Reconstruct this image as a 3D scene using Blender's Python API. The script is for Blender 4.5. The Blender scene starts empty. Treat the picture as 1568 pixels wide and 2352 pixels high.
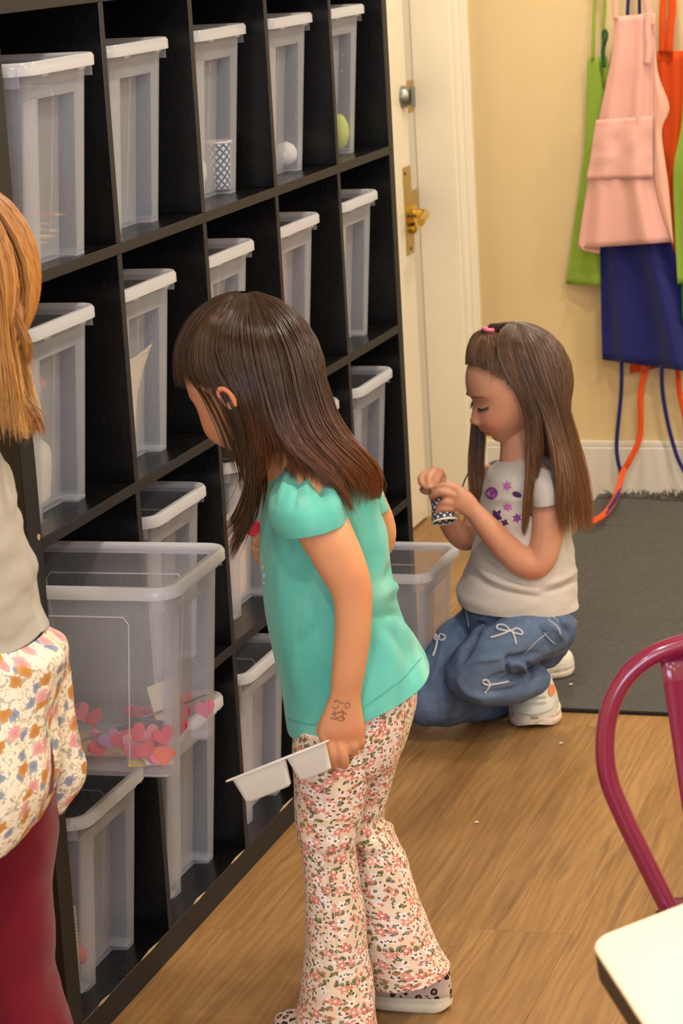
import bpy, bmesh, math, random
from mathutils import Vector, Matrix, noise
from mathutils.bvhtree import BVHTree
PI = math.pi
sc = bpy.context.scene
col = sc.collection
random.seed(7)

# ------------------------------------------------------------------ camera
F_PX, IW, IH = 5850.0, 1568, 2352
CAM = Vector((1.5975, -3.4417, 1.7363))
RGT = Vector((0.9535576, 0.2959841, -0.0558692))
DWN = Vector((0.0154054, -0.2331627, -0.9723157))
FWD = Vector((-0.3008166, 0.9262983, -0.2268938))
cam_d = bpy.data.cameras.new('camera')
cam = bpy.data.objects.new('camera', cam_d); col.objects.link(cam)
UPV = -DWN; BK = -FWD
cam.matrix_world = Matrix(((RGT.x, UPV.x, BK.x, CAM.x), (RGT.y, UPV.y, BK.y, CAM.y), (RGT.z, UPV.z, BK.z, CAM.z), (0, 0, 0, 1)))
cam_d.sensor_fit = 'VERTICAL'; cam_d.sensor_height = 36.0; cam_d.sensor_width = 24.0
cam_d.lens = F_PX / IH * 36.0
cam_d.clip_start = 0.05
cam_d.dof.use_dof = True; cam_d.dof.focus_distance = 4.25; cam_d.dof.aperture_fstop = 10.0
sc.camera = cam

# ------------------------------------------------------------------ world, exposure
wd = bpy.data.worlds.new('world'); sc.world = wd; wd.use_nodes = True
wd.node_tree.nodes['Background'].inputs[0].default_value = (0.75, 0.85, 1.0, 1)
wd.node_tree.nodes['Background'].inputs[1].default_value = 0.6
sc.view_settings.view_transform = 'Standard'; sc.view_settings.look = 'None'
sc.view_settings.gamma = 1.0; sc.view_settings.use_curve_mapping = False
sc.view_settings.exposure = 0.18
sc.cycles.transparent_max_bounces = 32
sc.cycles.max_bounces = 4; sc.cycles.diffuse_bounces = 2; sc.cycles.glossy_bounces = 2; sc.cycles.use_light_tree = False; sc.cycles.transmission_bounces = 3
sc.cycles.caustics_reflective = False; sc.cycles.caustics_refractive = False
sc.cycles.sample_clamp_indirect = 6.0
CEIL = 2.75
WARM = (1.0, 0.90, 0.75)

# daylight through the window of the wall behind the photographer
wl = bpy.data.lights.new('window_daylight', 'AREA'); wl.shape = 'RECTANGLE'; wl.size = 2.2; wl.size_y = 1.3
wl.energy = 85; wl.color = (0.62, 0.76, 1.0)
wo = bpy.data.objects.new('window_daylight', wl); col.objects.link(wo)
wo.location = (1.6, -5.42, 1.55); wo.rotation_euler = (math.radians(90), 0, 0)

# ------------------------------------------------------------------ projection helpers (pixel -> a point of the place)
def ray(px, py):
    return RGT * ((px - 784) / F_PX) + DWN * ((py - 1176) / F_PX) + FWD
def on_z(px, py, z):
    d = ray(px, py); return CAM + d * ((z - CAM.z) / d.z)
def on_y(px, py, y):
    d = ray(px, py); return CAM + d * ((y - CAM.y) / d.y)
def on_x(px, py, x):
    d = ray(px, py); return CAM + d * ((x - CAM.x) / d.x)
def on_d(px, py, dep):
    return CAM + ray(px, py) * dep
NH = Vector((-0.309, 0.951, 0.0)).normalized()      # level direction away from the photographer
RH = Vector((0.951, 0.309, 0.0)).normalized()       # level direction to the right
class Plane:                                        # upright plane through a figure
    def __init__(s, root): s.root = Vector(root)
    def __call__(s, px, py, off=0.0):
        d = ray(px, py); p0 = s.root + NH * off
        return CAM + d * ((p0 - CAM).dot(NH) / d.dot(NH))

# ------------------------------------------------------------------ mesh helpers
def V(*a): return Vector(a)
class MB:
    def __init__(s): s.v = []; s.f = []; s.uv = {}; s.sm = []
    def add(s, verts, faces, uvs=None):
        b = len(s.v); s.v += [Vector(p) for p in verts]
        for i, f in enumerate(faces):
            if uvs is not None: s.uv[len(s.f)] = uvs[i]
            s.f.append(tuple(b + k for k in f))
        return s
    def box(s, x0, x1, y0, y1, z0, z1):
        v = [(x, y, z) for z in (z0, z1) for y in (y0, y1) for x in (x0, x1)]
        return s.add(v, [(0, 2, 3, 1), (4, 5, 7, 6), (0, 1, 5, 4), (2, 6, 7, 3), (0, 4, 6, 2), (1, 3, 7, 5)])
    def loft(s, rings, closed=True, cap0=True, cap1=True, uvscale=None):
        n = len(rings[0]); b = len(s.v)
        for r in rings: s.v += [Vector(p) for p in r]
        if uvscale:
            cu = [0.0]
            mid = rings[len(rings)//2]
            for j in range(n): cu.append(cu[-1] + (Vector(mid[(j+1) % n]) - Vector(mid[j])).length)
            cv = [0.0]
            for i in range(1, len(rings)):
                a = sum((Vector(p) for p in rings[i-1]), Vector()) / n; c = sum((Vector(p) for p in rings[i]), Vector()) / n
                cv.append(cv[-1] + (c - a).length)
        m = n if closed else n - 1
        for i in range(len(rings) - 1):
            for j in range(m):
                k = (j + 1) % n
                if uvscale: s.uv[len(s.f)] = [(cu[j], cv[i]), (cu[j+1], cv[i]), (cu[j+1], cv[i+1]), (cu[j], cv[i+1])]
                s.f.append((b + i*n + j, b + i*n + k, b + (i+1)*n + k, b + (i+1)*n + j))
        if cap0: s.f.append(tuple(b + j for j in reversed(range(n))))
        if cap1: s.f.append(tuple(b + (len(rings)-1)*n + j for j in range(n)))
        return s
    def tube(s, pts, rad, n=10, caps=True, flat=1.0, up=None):
        pts = [Vector(p) for p in pts]
        if not hasattr(rad, '__len__'): rad = [rad] * len(pts)
        t = []
        for i in range(len(pts)):
            d = pts[min(i+1, len(pts)-1)] - pts[max(i-1, 0)]
            t.append(d.normalized() if d.length > 1e-9 else Vector((0, 0, 1)))
        a = up if up is not None else (Vector((0, 0, 1)) if abs(t[0].z) < 0.9 else Vector((1, 0, 0)))
        u = (a - t[0] * a.dot(t[0])).normalized(); rings = []
        for i, p in enumerate(pts):
            u = (u - t[i] * u.dot(t[i])); u = u.normalized() if u.length > 1e-6 else t[i].orthogonal().normalized()
            w = t[i].cross(u)
            rings.append([p + (u * math.cos(2*PI*k/n) * flat + w * math.sin(2*PI*k/n)) * rad[i] for k in range(n)])
        return s.loft(rings, True, caps, caps)
    def mesh(s, name, origin=None):
        me = bpy.data.meshes.new(name)
        o = origin or Vector((0, 0, 0))
        me.from_pydata([p - o for p in s.v], [], s.f)
        if s.uv:
            l = me.uv_layers.new(name='UVMap')
            for p in me.polygons:
                u = s.uv.get(p.index)
                if u:
                    for k, li in enumerate(p.loop_indices): l.data[li].uv = u[k]
        me.update(); return me
def catmull(P, k=6):
    """dense Catmull-Rom through a list of equal-length tuples / Vectors"""
    P = [tuple(p) for p in P]
    if len(P) < 3:
        return [tuple(P[0][c] + (P[1][c]-P[0][c]) * i / k for c in range(len(P[0]))) for i in range(k+1)]
    out = []
    for i in range(len(P) - 1):
        p0 = P[max(i-1, 0)]; p1 = P[i]; p2 = P[i+1]; p3 = P[min(i+2, len(P)-1)]
        for j in range(k):
            t = j / k
            out.append(tuple(0.5 * ((2*b) + (-a + c)*t + (2*a - 5*b + 4*c - d)*t*t + (-a + 3*b - 3*c + d)*t**3) for a, b, c, d in zip(p0, p1, p2, p3)))
    out.append(P[-1]); return out
def fix_normals(me):
    bm = bmesh.new(); bm.from_mesh(me); bmesh.ops.recalc_face_normals(bm, faces=bm.faces); bm.to_mesh(me); bm.free()
def worigin(o):
    p = Vector((0, 0, 0))
    while o is not None: p = p + Vector(o.location); o = o.parent
    return p
def obj(name, mb, mat, parent=None, smooth=False, recalc=True, bevel=0.0, solid=0.0, sub=0, auto=None):
    """links ONE mesh object; coordinates are the place's, the object hangs on its parent"""
    me = mb if isinstance(mb, bpy.types.Mesh) else mb.mesh(name, worigin(parent) if parent else None)
    if recalc: fix_normals(me)
    if mat: me.materials.append(mat)
    if smooth:
        for p in me.polygons: p.use_smooth = True
    o = bpy.data.objects.new(name, me); col.objects.link(o)
    if parent: o.parent = parent
    if solid:
        m = o.modifiers.new('thickness', 'SOLIDIFY'); m.thickness = solid; m.offset = 0
    if bevel:
        m = o.modifiers.new('bevel', 'BEVEL'); m.width = bevel; m.segments = 2; m.limit_method = 'ANGLE'
    if sub:
        m = o.modifiers.new('subdivision', 'SUBSURF'); m.levels = sub; m.render_levels = sub
    if auto:
        me.set_sharp_from_angle(angle=math.radians(auto))
    return o
def tag(o, label=None, cat=None, group=None, kind=None):
    if label: o['label'] = label
    if cat: o['category'] = cat
    if group: o['group'] = group
    if kind: o['kind'] = kind
    return o
def thing(name, loc, label=None, cat=None, group=None, kind=None):
    o = bpy.data.objects.new(name, None); col.objects.link(o)
    o.location = loc; o.empty_display_size = 0.05
    o.matrix_world = Matrix.Translation(Vector(loc))
    return tag(o, label, cat, group, kind)
def dup(root, loc, rotz, label=None, group=None):
    r = root.copy(); col.objects.link(r); r.location = loc; r.rotation_euler = (0, 0, rotz)
    if label: r['label'] = label
    if group: r['group'] = group
    for ch in list(root.children):
        c = ch.copy(); col.objects.link(c); c.parent = r
        for g in list(ch.children):
            d = g.copy(); col.objects.link(d); d.parent = c
    return r

# ------------------------------------------------------------------ materials
def s2l(r, g, b):
    f = lambda c: ((c/255)/12.92 if c/255 <= 0.04045 else ((c/255 + 0.055)/1.055)**2.4)
    return (f(r), f(g), f(b), 1)
class NT:
    def __init__(s, name):
        s.m = bpy.data.materials.new(name); s.m.use_nodes = True; s.t = s.m.node_tree
        s.b = s.t.nodes['Principled BSDF']; s.out = s.t.nodes['Material Output']
    def n(s, typ, **kw):
        nd = s.t.nodes.new(typ)
        for k, v in kw.items(): setattr(nd, k, v)
        return nd
    def l(s, a, b): s.t.links.new(a, b)
    def set(s, **kw):
        for k, v in kw.items():
            k = {'color': 'Base Color', 'rough': 'Roughness', 'metal': 'Metallic', 'spec': 'Specular IOR Level', 'coat': 'Coat Weight', 'sheen': 'Sheen Weight', 'sss': 'Subsurface Weight', 'alpha': 'Alpha', 'aniso': 'Anisotropic', 'coatrough': 'Coat Roughness'}[k]
            s.b.inputs[k].default_value = v
        return s
    def math(s, op, a, b=None, c=None, clamp=False):
        nd = s.n('ShaderNodeMath', operation=op); nd.use_clamp = clamp
        for i, x in enumerate((a, b, c)):
            if x is None: continue
            if isinstance(x, (int, float)): nd.inputs[i].default_value = x
            else: s.l(x, nd.inputs[i])
        return nd.outputs[0]
    def mix(s, fac, a, b, blend='MIX'):
        nd = s.n('ShaderNodeMix', data_type='RGBA', blend_type=blend)
        for i, x in ((0, fac), (6, a), (7, b)):
            if isinstance(x, (int, float)): nd.inputs[i].default_value = x
            elif isinstance(x, tuple): nd.inputs[i].default_value = x
            else: s.l(x, nd.inputs[i])
        return nd.outputs[2]
    def coord(s, out='Object', scale=(1, 1, 1), loc=(0, 0, 0), rot=(0, 0, 0)):
        tc = s.n('ShaderNodeTexCoord'); mp = s.n('ShaderNodeMapping')
        mp.inputs[1].default_value = loc; mp.inputs[2].default_value = rot; mp.inputs[3].default_value = scale
        s.l(tc.outputs[out], mp.inputs[0]); return mp.outputs[0]
    def noise(s, vec, scale, detail=3, rough=0.5, dist=0.0, out=0):
        nd = s.n('ShaderNodeTexNoise'); nd.inputs['Scale'].default_value = scale; nd.inputs['Detail'].default_value = detail
        nd.inputs['Roughness'].default_value = rough; nd.inputs['Distortion'].default_value = dist
        s.l(vec, nd.inputs['Vector']); return nd.outputs[out]
    def ramp(s, fac, stops, interp='LINEAR'):
        nd = s.n('ShaderNodeValToRGB'); cr = nd.color_ramp; cr.interpolation = interp
        while len(cr.elements) < len(stops): cr.elements.new(0.5)
        for e, (p, c) in zip(cr.elements, stops):
            e.position = p; e.color = c if len(c) == 4 else (*c, 1)
        s.l(fac, nd.inputs[0]); return nd.outputs[0]
    def bump(s, h, strength=0.3, dist=0.002):
        nd = s.n('ShaderNodeBump'); nd.inputs['Strength'].default_value = strength; nd.inputs['Distance'].default_value = dist
        s.l(h, nd.inputs['Height']); s.l(nd.outputs[0], s.b.inputs['Normal']); return nd
def plain(name, rgb, rough=0.5, **kw):
    m = NT(name); m.set(color=s2l(*rgb), rough=rough, **kw); return m.m
def fabric(name, rgb, rough=0.85, weave=900, strength=0.12, vary=0.12):
    m = NT(name); c = m.coord('Object'); nz = m.noise(c, 9, 3)
    cc = s2l(*rgb); dk = tuple(x * (1 - vary) for x in cc[:3]) + (1,)
    m.l(m.mix(nz, dk, cc), m.b.inputs['Base Color']); m.set(rough=rough, spec=0.2, sheen=0.15)
    m.bump(m.noise(c, weave, 1), strength, 0.0006); return m.m
M = {}
LAMPS = [(x, y, 17.5) for x in (0.95, 2.5, 4.0) for y in (-3.9, -1.9, 0.1, 2.1)] + [(0.35, 3.1, 14.0), (2.2, 3.2, 14.0)]
# ------------------------------------------------------------------ setting materials
def mk_wood():
    m = NT('vinyl_plank_wood')
    oi = m.n('ShaderNodeObjectInfo'); tc = m.n('ShaderNodeTexCoord')
    off = m.n('ShaderNodeVectorMath', operation='SCALE'); cx = m.n('ShaderNodeCombineXYZ')
    m.l(oi.outputs['Random'], cx.inputs[0]); m.l(oi.outputs['Random'], cx.inputs[1]); m.l(oi.outputs['Random'], cx.inputs[2])
    m.l(cx.outputs[0], off.inputs[0]); off.inputs['Scale'].default_value = 37.0
    ad = m.n('ShaderNodeVectorMath', operation='ADD'); m.l(tc.outputs['Object'], ad.inputs[0]); m.l(off.outputs[0], ad.inputs[1])
    def mp(sx, sy):
        q = m.n('ShaderNodeMapping'); q.inputs[3].default_value = (sx, sy, 1); m.l(ad.outputs[0], q.inputs[0]); return q.outputs[0]
    broad = m.noise(mp(5, 0.9), 1.6, 3, 0.55, 0.6)
    wv = m.n('ShaderNodeTexWave', wave_type='BANDS', bands_direction='X'); wv.inputs['Scale'].default_value = 5.5
    wv.inputs['Distortion'].default_value = 14.0; wv.inputs['Detail'].default_value = 2.5; wv.inputs['Detail Scale'].default_value = 0.9
    m.l(mp(3.2, 0.42), wv.inputs['Vector'])
    fine = m.noise(mp(90, 3), 2.0, 4, 0.65)
    dark = m.noise(mp(22, 1.3), 1.5, 3, 0.6, 0.8)
    c = m.ramp(broad, [(0.25, s2l(128, 92, 50)), (0.5, s2l(160, 118, 67)), (0.75, s2l(182, 140, 86))])
    c = m.mix(m.math('MULTIPLY', wv.outputs['Fac'], 0.34), c, s2l(104, 70, 36))
    c = m.mix(m.ramp(dark, [(0.54, (0, 0, 0)), (0.72, (0.85, 0.85, 0.85))]), c, s2l(92, 58, 30))
    gr = m.ramp(m.noise(mp(240, 5), 1.6, 3, 0.7), [(0.50, (0, 0, 0)), (0.66, (0.55, 0.55, 0.55))])
    c = m.mix(gr, c, s2l(108, 74, 38))
    c = m.mix(m.math('MULTIPLY', fine, 0.40), c, s2l(188, 144, 92), 'MIX')
    hsv = m.n('ShaderNodeHueSaturation'); m.l(c, hsv.inputs['Color'])
    m.l(m.math('ADD', m.math('MULTIPLY', oi.outputs['Random'], 0.12), 0.94), hsv.inputs['Value'])
    m.l(hsv.outputs[0], m.b.inputs['Base Color'])
    m.l(m.math('ADD', m.math('MULTIPLY', fine, 0.2), 0.3), m.b.inputs['Roughness'])
    m.set(spec=0.4); m.bump(fine, 0.12, 0.0006); return m.m
M['wood'] = mk_wood()
def mk_wall(name, rgb):
    m = NT(name); c = m.coord('Object'); n1 = m.noise(c, 60, 3, 0.6); n2 = m.noise(c, 1.3, 2)
    a = s2l(*rgb); b = tuple(x * 0.94 for x in a[:3]) + (1,)
    m.l(m.mix(n2, a, b), m.b.inputs['Base Color']); m.set(rough=0.75, spec=0.25); m.bump(n1, 0.3, 0.003); return m.m
M['wall'] = mk_wall('yellow_painted_plaster', (234, 207, 156))
M['ceiling'] = mk_wall('white_ceiling_paint', (232, 228, 220))
def mk_paint():
    m = NT('cream_gloss_paint'); c = m.coord('Object'); n = m.noise(c, 14, 4, 0.6)
    sp = m.ramp(m.noise(c, 9, 5, 0.75), [(0.74, (0, 0, 0)), (0.80, (0.5, 0.5, 0.5))])
    m.l(m.mix(sp, m.mix(n, s2l(250, 241, 220), s2l(245, 232, 206)), s2l(176, 146, 88)), m.b.inputs['Base Color'])
    m.set(rough=0.35, spec=0.4); return m.m
M['paint'] = mk_paint()
M['white_trim'] = plain('white_trim_paint', (236, 228, 214), 0.4)
def mk_black():
    m = NT('black_brown_laminate'); c = m.coord('Object')
    n = m.noise(c, 6, 4, 0.6); sc_ = m.noise(m.coord('Object', (30, 3, 3)), 8, 4, 0.7)
    m.l(m.mix(n, s2l(9, 8, 8), s2l(16, 15, 14)), m.b.inputs['Base Color'])
    m.l(m.math('ADD', m.math('MULTIPLY', sc_, 0.22), 0.15), m.b.inputs['Roughness']); m.set(spec=0.45)
    m.bump(m.noise(c, 240, 2), 0.05, 0.0004); return m.m
M['black'] = mk_black()
M['edge'] = plain('charcoal_edge_banding', (40, 40, 43), 0.5, spec=0.18)
M['chip'] = plain('bare_chipboard', (196, 168, 128), 0.9)
M['brass'] = plain('polished_brass', (226, 186, 84), 0.22, metal=1.0)
M['brass_dull'] = plain('dull_brass_plate', (196, 164, 84), 0.42, metal=0.75)
M['dark_metal'] = plain('dark_steel', (52, 48, 46), 0.4, metal=0.8)
M['steel'] = plain('satin_nickel', (150, 150, 146), 0.35, metal=0.9)

# ------------------------------------------------------------------ floor, walls, ceiling
X0, X1, Y0, Y1 = -0.46, 4.6, -5.5, 3.85
fl = obj('floor', MB().box(X0 - 0.1, X1 + 0.1, Y0 - 0.1, Y1 + 0.1, -0.08, -0.006), plain('dark_subfloor', (64, 44, 28), 0.8))
tag(fl, kind='structure')
PW, PL = 0.187, 1.22
pm = MB().box(-PW/2 + 0.0002, PW/2 - 0.0002, -PL/2 + 0.0002, PL/2 - 0.0002, -0.006, 0.0).mesh('plank'); fix_normals(pm)
bm = bmesh.new(); bm.from_mesh(pm)
bmesh.ops.bevel(bm, geom=[e for e in bm.edges if abs(e.verts[0].co.z) < 1e-6 and abs(e.verts[1].co.z) < 1e-6], offset=0.0006, segments=1, affect='EDGES', profile=0.5)
bm.to_mesh(pm); bm.free(); pm.materials.append(M['wood'])
nx = int((X1 - X0) / PW) + 1
for i in range(nx):
    x = X0 + PW * (i + 0.5)
    y = Y0 - random.choice((0.0, 0.41, 0.81)) - random.random() * 0.1
    while y < Y1:
        if x > 2.6 and y < -3: y += PL; continue
        o = bpy.data.objects.new('plank', pm); col.objects.link(o); o.parent = fl; o.location = (x, y + PL/2, 0); y += PL
T = 0.1
wf = obj('wall_far', MB().box(X0 - T, X1 + T, Y1, Y1 + T, -0.08, CEIL), M['wall']); tag(wf, kind='structure')
wlft = MB().box(X0 - T, X0, Y0, 2.62, -0.08, CEIL).box(X0 - T, X0, 2.62, 3.63, 2.10, CEIL)
tag(obj('wall_left', wlft, M['wall']), kind='structure')
tag(obj('wall_right', MB().box(X1, X1 + T, Y0, Y1, -0.08, CEIL), M['wall']), kind='structure')
wb = MB().box(X0, 0.5, Y0 - T, Y0, -0.08, CEIL).box(2.7, X1, Y0 - T, Y0, -0.08, CEIL).box(0.5, 2.7, Y0 - T, Y0, -0.08, 0.9).box(0.5, 2.7, Y0 - T, Y0, 2.2, CEIL)
tag(obj('wall_back', wb, M['wall']), kind='structure')
tag(obj('ceiling', MB().box(X0 - T, X1 + T, Y0 - T, Y1 + T, CEIL, CEIL + 0.08), M['ceiling']), kind='structure')
# window of the back wall
w1 = thing('window_1', (1.6, Y0 - 0.035, 0.9), kind='structure')
for a_, b_ in ((0.5, 0.56), (1.57, 1.63), (2.64, 2.7)): obj('mullion', MB().box(a_, b_, Y0 - 0.06, Y0 - 0.01, 0.9, 2.2), M['white_trim'], w1)
for a_, b_ in ((0.9, 0.96), (2.14, 2.2)): obj('frame_rail', MB().box(0.5, 2.7, Y0 - 0.06, Y0 - 0.01, a_, b_), M['white_trim'], w1)

# tall white baseboard of the far wall
bb = tag(obj('baseboard_far', MB().box(-0.302, X1, Y1 - 0.018, Y1, 0, 0.165), M['white_trim'], bevel=0.004), kind='structure')
obj('cap', MB().box(-0.302, X1, Y1 - 0.012, Y1, 0.165, 0.183), M['white_trim'], bb, bevel=0.004)
# boxed corner post between the door and the yellow wall
cp = thing('trim_1', (-0.36, 3.74, 0), kind='structure')
obj('post', MB().box(-0.42, -0.300, 3.655, Y1, 0, CEIL), M['paint'], cp, bevel=0.004)
obj('moulding', MB().box(-0.318, -0.288, 3.70, 3.722, 0, CEIL), M['paint'], cp, bevel=0.003)
obj('moulding', MB().box(-0.305, -0.283, 3.775, 3.80, 0, CEIL), M['paint'], cp, bevel=0.003)
# door of the left wall: leaf, jamb, lever lock, deadbolt
dr = thing('door_1', (-0.43, 3.1, 0), kind='structure')
obj('leaf', MB().box(-0.455, -0.418, 2.64, 3.585, 0.008, 2.06), M['paint'], dr, bevel=0.003)
for q in ((2.80, 2.82, 0.3, 0.9), (3.28, 3.30, 0.3, 0.9), (2.80, 3.30, 0.28, 0.30), (2.80, 3.30, 0.9, 0.92)): obj('panel_moulding', MB().box(-0.418, -0.410, *q), M['paint'], dr)
jb = obj('jamb', MB().box(-0.46, -0.420, 3.592, 3.66, 0, 2.1), plain('grey_cream_jamb', (214, 204, 184), 0.45), dr)
obj('head_jamb', MB().box(-0.46, -0.42, 2.6, 3.66, 2.1, 2.13), M['paint'], dr); obj('hinge_jamb', MB().box(-0.46, -0.42, 2.6, 2.635, 0, 2.1), M['paint'], dr)
lv = obj('lever_plate', MB().box(-0.4185, -0.4145, 3.500, 3.572, 0.79, 1.04), M['brass_dull'], dr, bevel=0.002)
for yy, zz in ((3.512, 1.022), (3.535, 0.805)): obj('screw', MB().tube([(-0.4145, yy, zz), (-0.4125, yy, zz)], 0.005, 10), M['dark_metal'], lv)
obj('lever_rose', MB().tube([(-0.4145, 3.535, 0.905), (-0.395, 3.535, 0.905)], [0.03, 0.026], 20), M['brass'], dr, smooth=True, auto=40)
hd = MB().tube(catmull([(-0.40, 3.535, 0.905), (-0.372, 3.535, 0.905), (-0.362, 3.522, 0.905), (-0.355, 3.47, 0.900), (-0.352, 3.43, 0.893)], 5), [0.012]*10 + [0.0115]*5 + [0.011]*6, 14, flat=1.1)
obj('lever_handle', hd, M['brass'], dr, smooth=True, auto=40)
kn = MB().tube([(-0.4145, 3.545, 0.862), (-0.40, 3.545, 0.862), (-0.396, 3.545, 0.862)], [0.016, 0.016, 0.010], 18)
obj('thumb_turn', kn, M['brass'], dr, smooth=True, auto=40)
ltch = MB().box(-0.445, -0.4175, 3.585, 3.591, 0.885, 0.945)
obj('latch_plate', ltch, M['brass_dull'], dr)
db = MB().tube([(-0.418, 3.535, 1.235), (-0.402, 3.535, 1.235), (-0.394, 3.535, 1.235)], [0.032, 0.030, 0.022], 20)
dbo = obj('deadbolt', db, M['steel'], dr, smooth=True, auto=40)
obj('turn_piece', MB().box(-0.394, -0.380, 3.53, 3.54, 1.205, 1.265), M['steel'], dbo, bevel=0.003)
sp_ = obj('strike_plate', MB().box(-0.4205, -0.4185, 3.594, 3.650, 1.185, 1.275), M['brass_dull'], jb)
obj('bolt_hole', MB().box(-0.4188, -0.4175, 3.605, 3.64, 1.212, 1.25), plain('bolt_hole_black', (24, 20, 18), 0.9), jb)
sk2 = obj('strike_plate', MB().box(-0.4205, -0.4185, 3.594, 3.650, 0.885, 0.965), M['brass_dull'], jb)

# ------------------------------------------------------------------ recessed ceiling lamps
def lamp(x, y, e, colr=WARM):
    t = thing('ceiling_lamp', (x, y, CEIL), 'round recessed ceiling lamp with a white trim ring', 'lamp', 'recessed ceiling lamps')
    ring = MB(); n = 28
    prof = [(0.085, 0.0), (0.11, 0.0), (0.11, -0.006), (0.09, -0.012), (0.085, -0.004)]
    ring.loft([[(x + r*math.cos(2*PI*k/n), y + r*math.sin(2*PI*k/n), CEIL + z) for k in range(n)] for r, z in prof], True, False, False)
    obj('trim_ring', ring, M['white_trim'], t, smooth=True)
    em = NT('lamp_lens'); em.b.inputs['Emission Color'].default_value = (*colr, 1); em.b.inputs['Emission Strength'].default_value = 12; em.m.cycles.emission_sampling = 'NONE'
    obj('lens', MB().tube([(x, y, CEIL - 0.002), (x, y, CEIL - 0.005)], 0.085, n), em.m, t)
    ld = bpy.data.lights.new('lamp_light', 'AREA'); ld.shape = 'DISK'; ld.size = 0.17; ld.energy = e; ld.color = colr
    lo = bpy.data.objects.new('lamp_light', ld); col.objects.link(lo); lo.location = (x, y, CEIL - 0.02)
    return t
for x, y, e in LAMPS: lamp(x, y, e)
# ------------------------------------------------------------------ cubby shelf
HW, HH, DEP = 0.40, 0.3973, 0.40
def board(name, x0, x1, y0, y1, z0, z1, parent):
    me = MB().box(x0, x1, y0, y1, z0, z1).mesh(name, worigin(parent)); fix_normals(me)
    me.materials.append(M['black']); me.materials.append(M['edge'])
    for p in me.polygons:
        if p.normal.x > 0.9: p.material_index = 1
    o = obj(name, me, None, parent, recalc=False, bevel=0.0012); return o
sh = thing('cubby_shelf', (-0.2, 1.0, 0), 'tall black open cubby shelf filled with clear plastic bins', 'shelf')
board('side_panel', -DEP, 0, -0.052, 0, 0, 1.675, sh)
board('side_panel', -DEP, 0, 1.964, 2.0, 0, 1.675, sh)
board('base_board', -DEP, 0, 0, 1.964, 0, 0.05, sh)
for r in (1, 2, 3):
    z = 0.05 + HH * r; board('shelf_board', -DEP, 0, 0, 1.964, z - 0.0185, z, sh)
board('top_board', -DEP, 0, 0, 1.964, 0.05 + HH * 4 - 0.012, 0.05 + HH * 4 + 0.026, sh)
for r in range(4):
    for k in (1, 2, 3, 4):
        board('divider', -DEP + 0.006, -0.0005, HW*k - 0.018, HW*k, 0.05 + HH*r, 0.05 + HH*(r+1) - 0.0185 + (0.0065 if r == 3 else 0), sh)
obj('back_panel', MB().box(-DEP - 0.004, -DEP + 0.004, 0, 1.964, 0.05, 1.64), M['black'], sh)
for a, b in ((0.06, 0.11), (0.25, 0.33), (0.50, 0.56), (0.70, 0.77), (0.98, 1.06)):
    n = 9; top = []; bot = []
    for i in range(n + 1):
        y = a + (b - a) * i / n; w = (0.0026 * math.sin(PI * i / n) + 0.0003) * (0.7 + 0.6 * random.random())
        top.append((-w, y, 0.0507)); bot.append((0.0006, y, 0.0503 - w * 0.6))
    obj('worn_edge', MB().loft([top, [(0.0004, p[1], 0.0509) for p in top], bot], False, False, False), M['chip'], sh)
capm = MB().tube([(0.0002, -0.014, 0.85), (0.0015, -0.014, 0.85)], 0.005, 12)
obj('cam_cap', capm, M['chip'], sh)
for yy, zz in ((1.90, 1.445), (1.925, 1.445), (1.905, 1.41), (1.93, 1.408)):
    obj('peg_hole', MB().tube([(-0.07 - (yy - 1.9), 1.9638, zz), (-0.07 - (yy - 1.9), 1.9628, zz)], 0.0028, 8), M['chip'], sh)

# ------------------------------------------------------------------ clear storage bins
def mk_plastic(name, fac, tint, rough=0.25, trans=0.45):
    m = NT(name); t = m.t; m.set(color=(*tint, 1), rough=rough, spec=0.5)
    tl = m.n('ShaderNodeBsdfTranslucent'); tl.inputs[0].default_value = (*tint, 1)
    tr = m.n('ShaderNodeBsdfTransparent'); tr.inputs[0].default_value = (0.97, 0.97, 0.98, 1)
    m1 = m.n('ShaderNodeMixShader'); m1.inputs[0].default_value = trans; m.l(m.b.outputs[0], m1.inputs[1]); m.l(tl.outputs[0], m1.inputs[2])
    lw = m.n('ShaderNodeLayerWeight'); lw.inputs[0].default_value = 0.35
    fc = m.math('ADD', fac, m.math('MULTIPLY', lw.outputs['Facing'], 0.31))
    m2 = m.n('ShaderNodeMixShader'); m.l(fc, m2.inputs[0]); m.l(tr.outputs[0], m2.inputs[1]); m.l(m1.outputs[0], m2.inputs[2])
    m.l(m2.outputs[0], m.out.inputs[0]); return m.m
M['bin'] = mk_plastic('clear_bin_plastic', 0.145, (0.86, 0.89, 1.0))
M['bin_rim'] = mk_plastic('milky_bin_rim_plastic', 0.52, (0.93, 0.93, 0.97), 0.13)
BH = 0.312
def bin_ring(z, hx, hy, d, a, r=0.024, ins=0.0, cs=5):
    hx -= ins; hy -= ins; r = max(r - ins, 0.004); pts = []
    def corner(cx, cy, a0):
        return [(cx + r*math.cos(a0 + PI/2*i/cs), cy + r*math.sin(a0 + PI/2*i/cs), z) for i in range(cs + 1)]
    ai = a + ins
    pts += corner(hx - r, -(hy - r), -PI/2)
    pts += [(hx, -ai, z), (hx - d, -ai + 0.005, z), (hx - d, ai - 0.005, z), (hx, ai, z)]
    pts += corner(hx - r, hy - r, 0)
    pts += corner(-(hx - r), hy - r, PI/2)
    pts += [(-hx, ai, z), (-hx + d, ai - 0.005, z), (-hx + d, -ai + 0.005, z), (-hx, -ai, z)]
    pts += corner(-(hx - r), -(hy - r), PI)
    return pts
def bin_dim(t): return 0.165 + 0.021*t, 0.118 + 0.013*t
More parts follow.
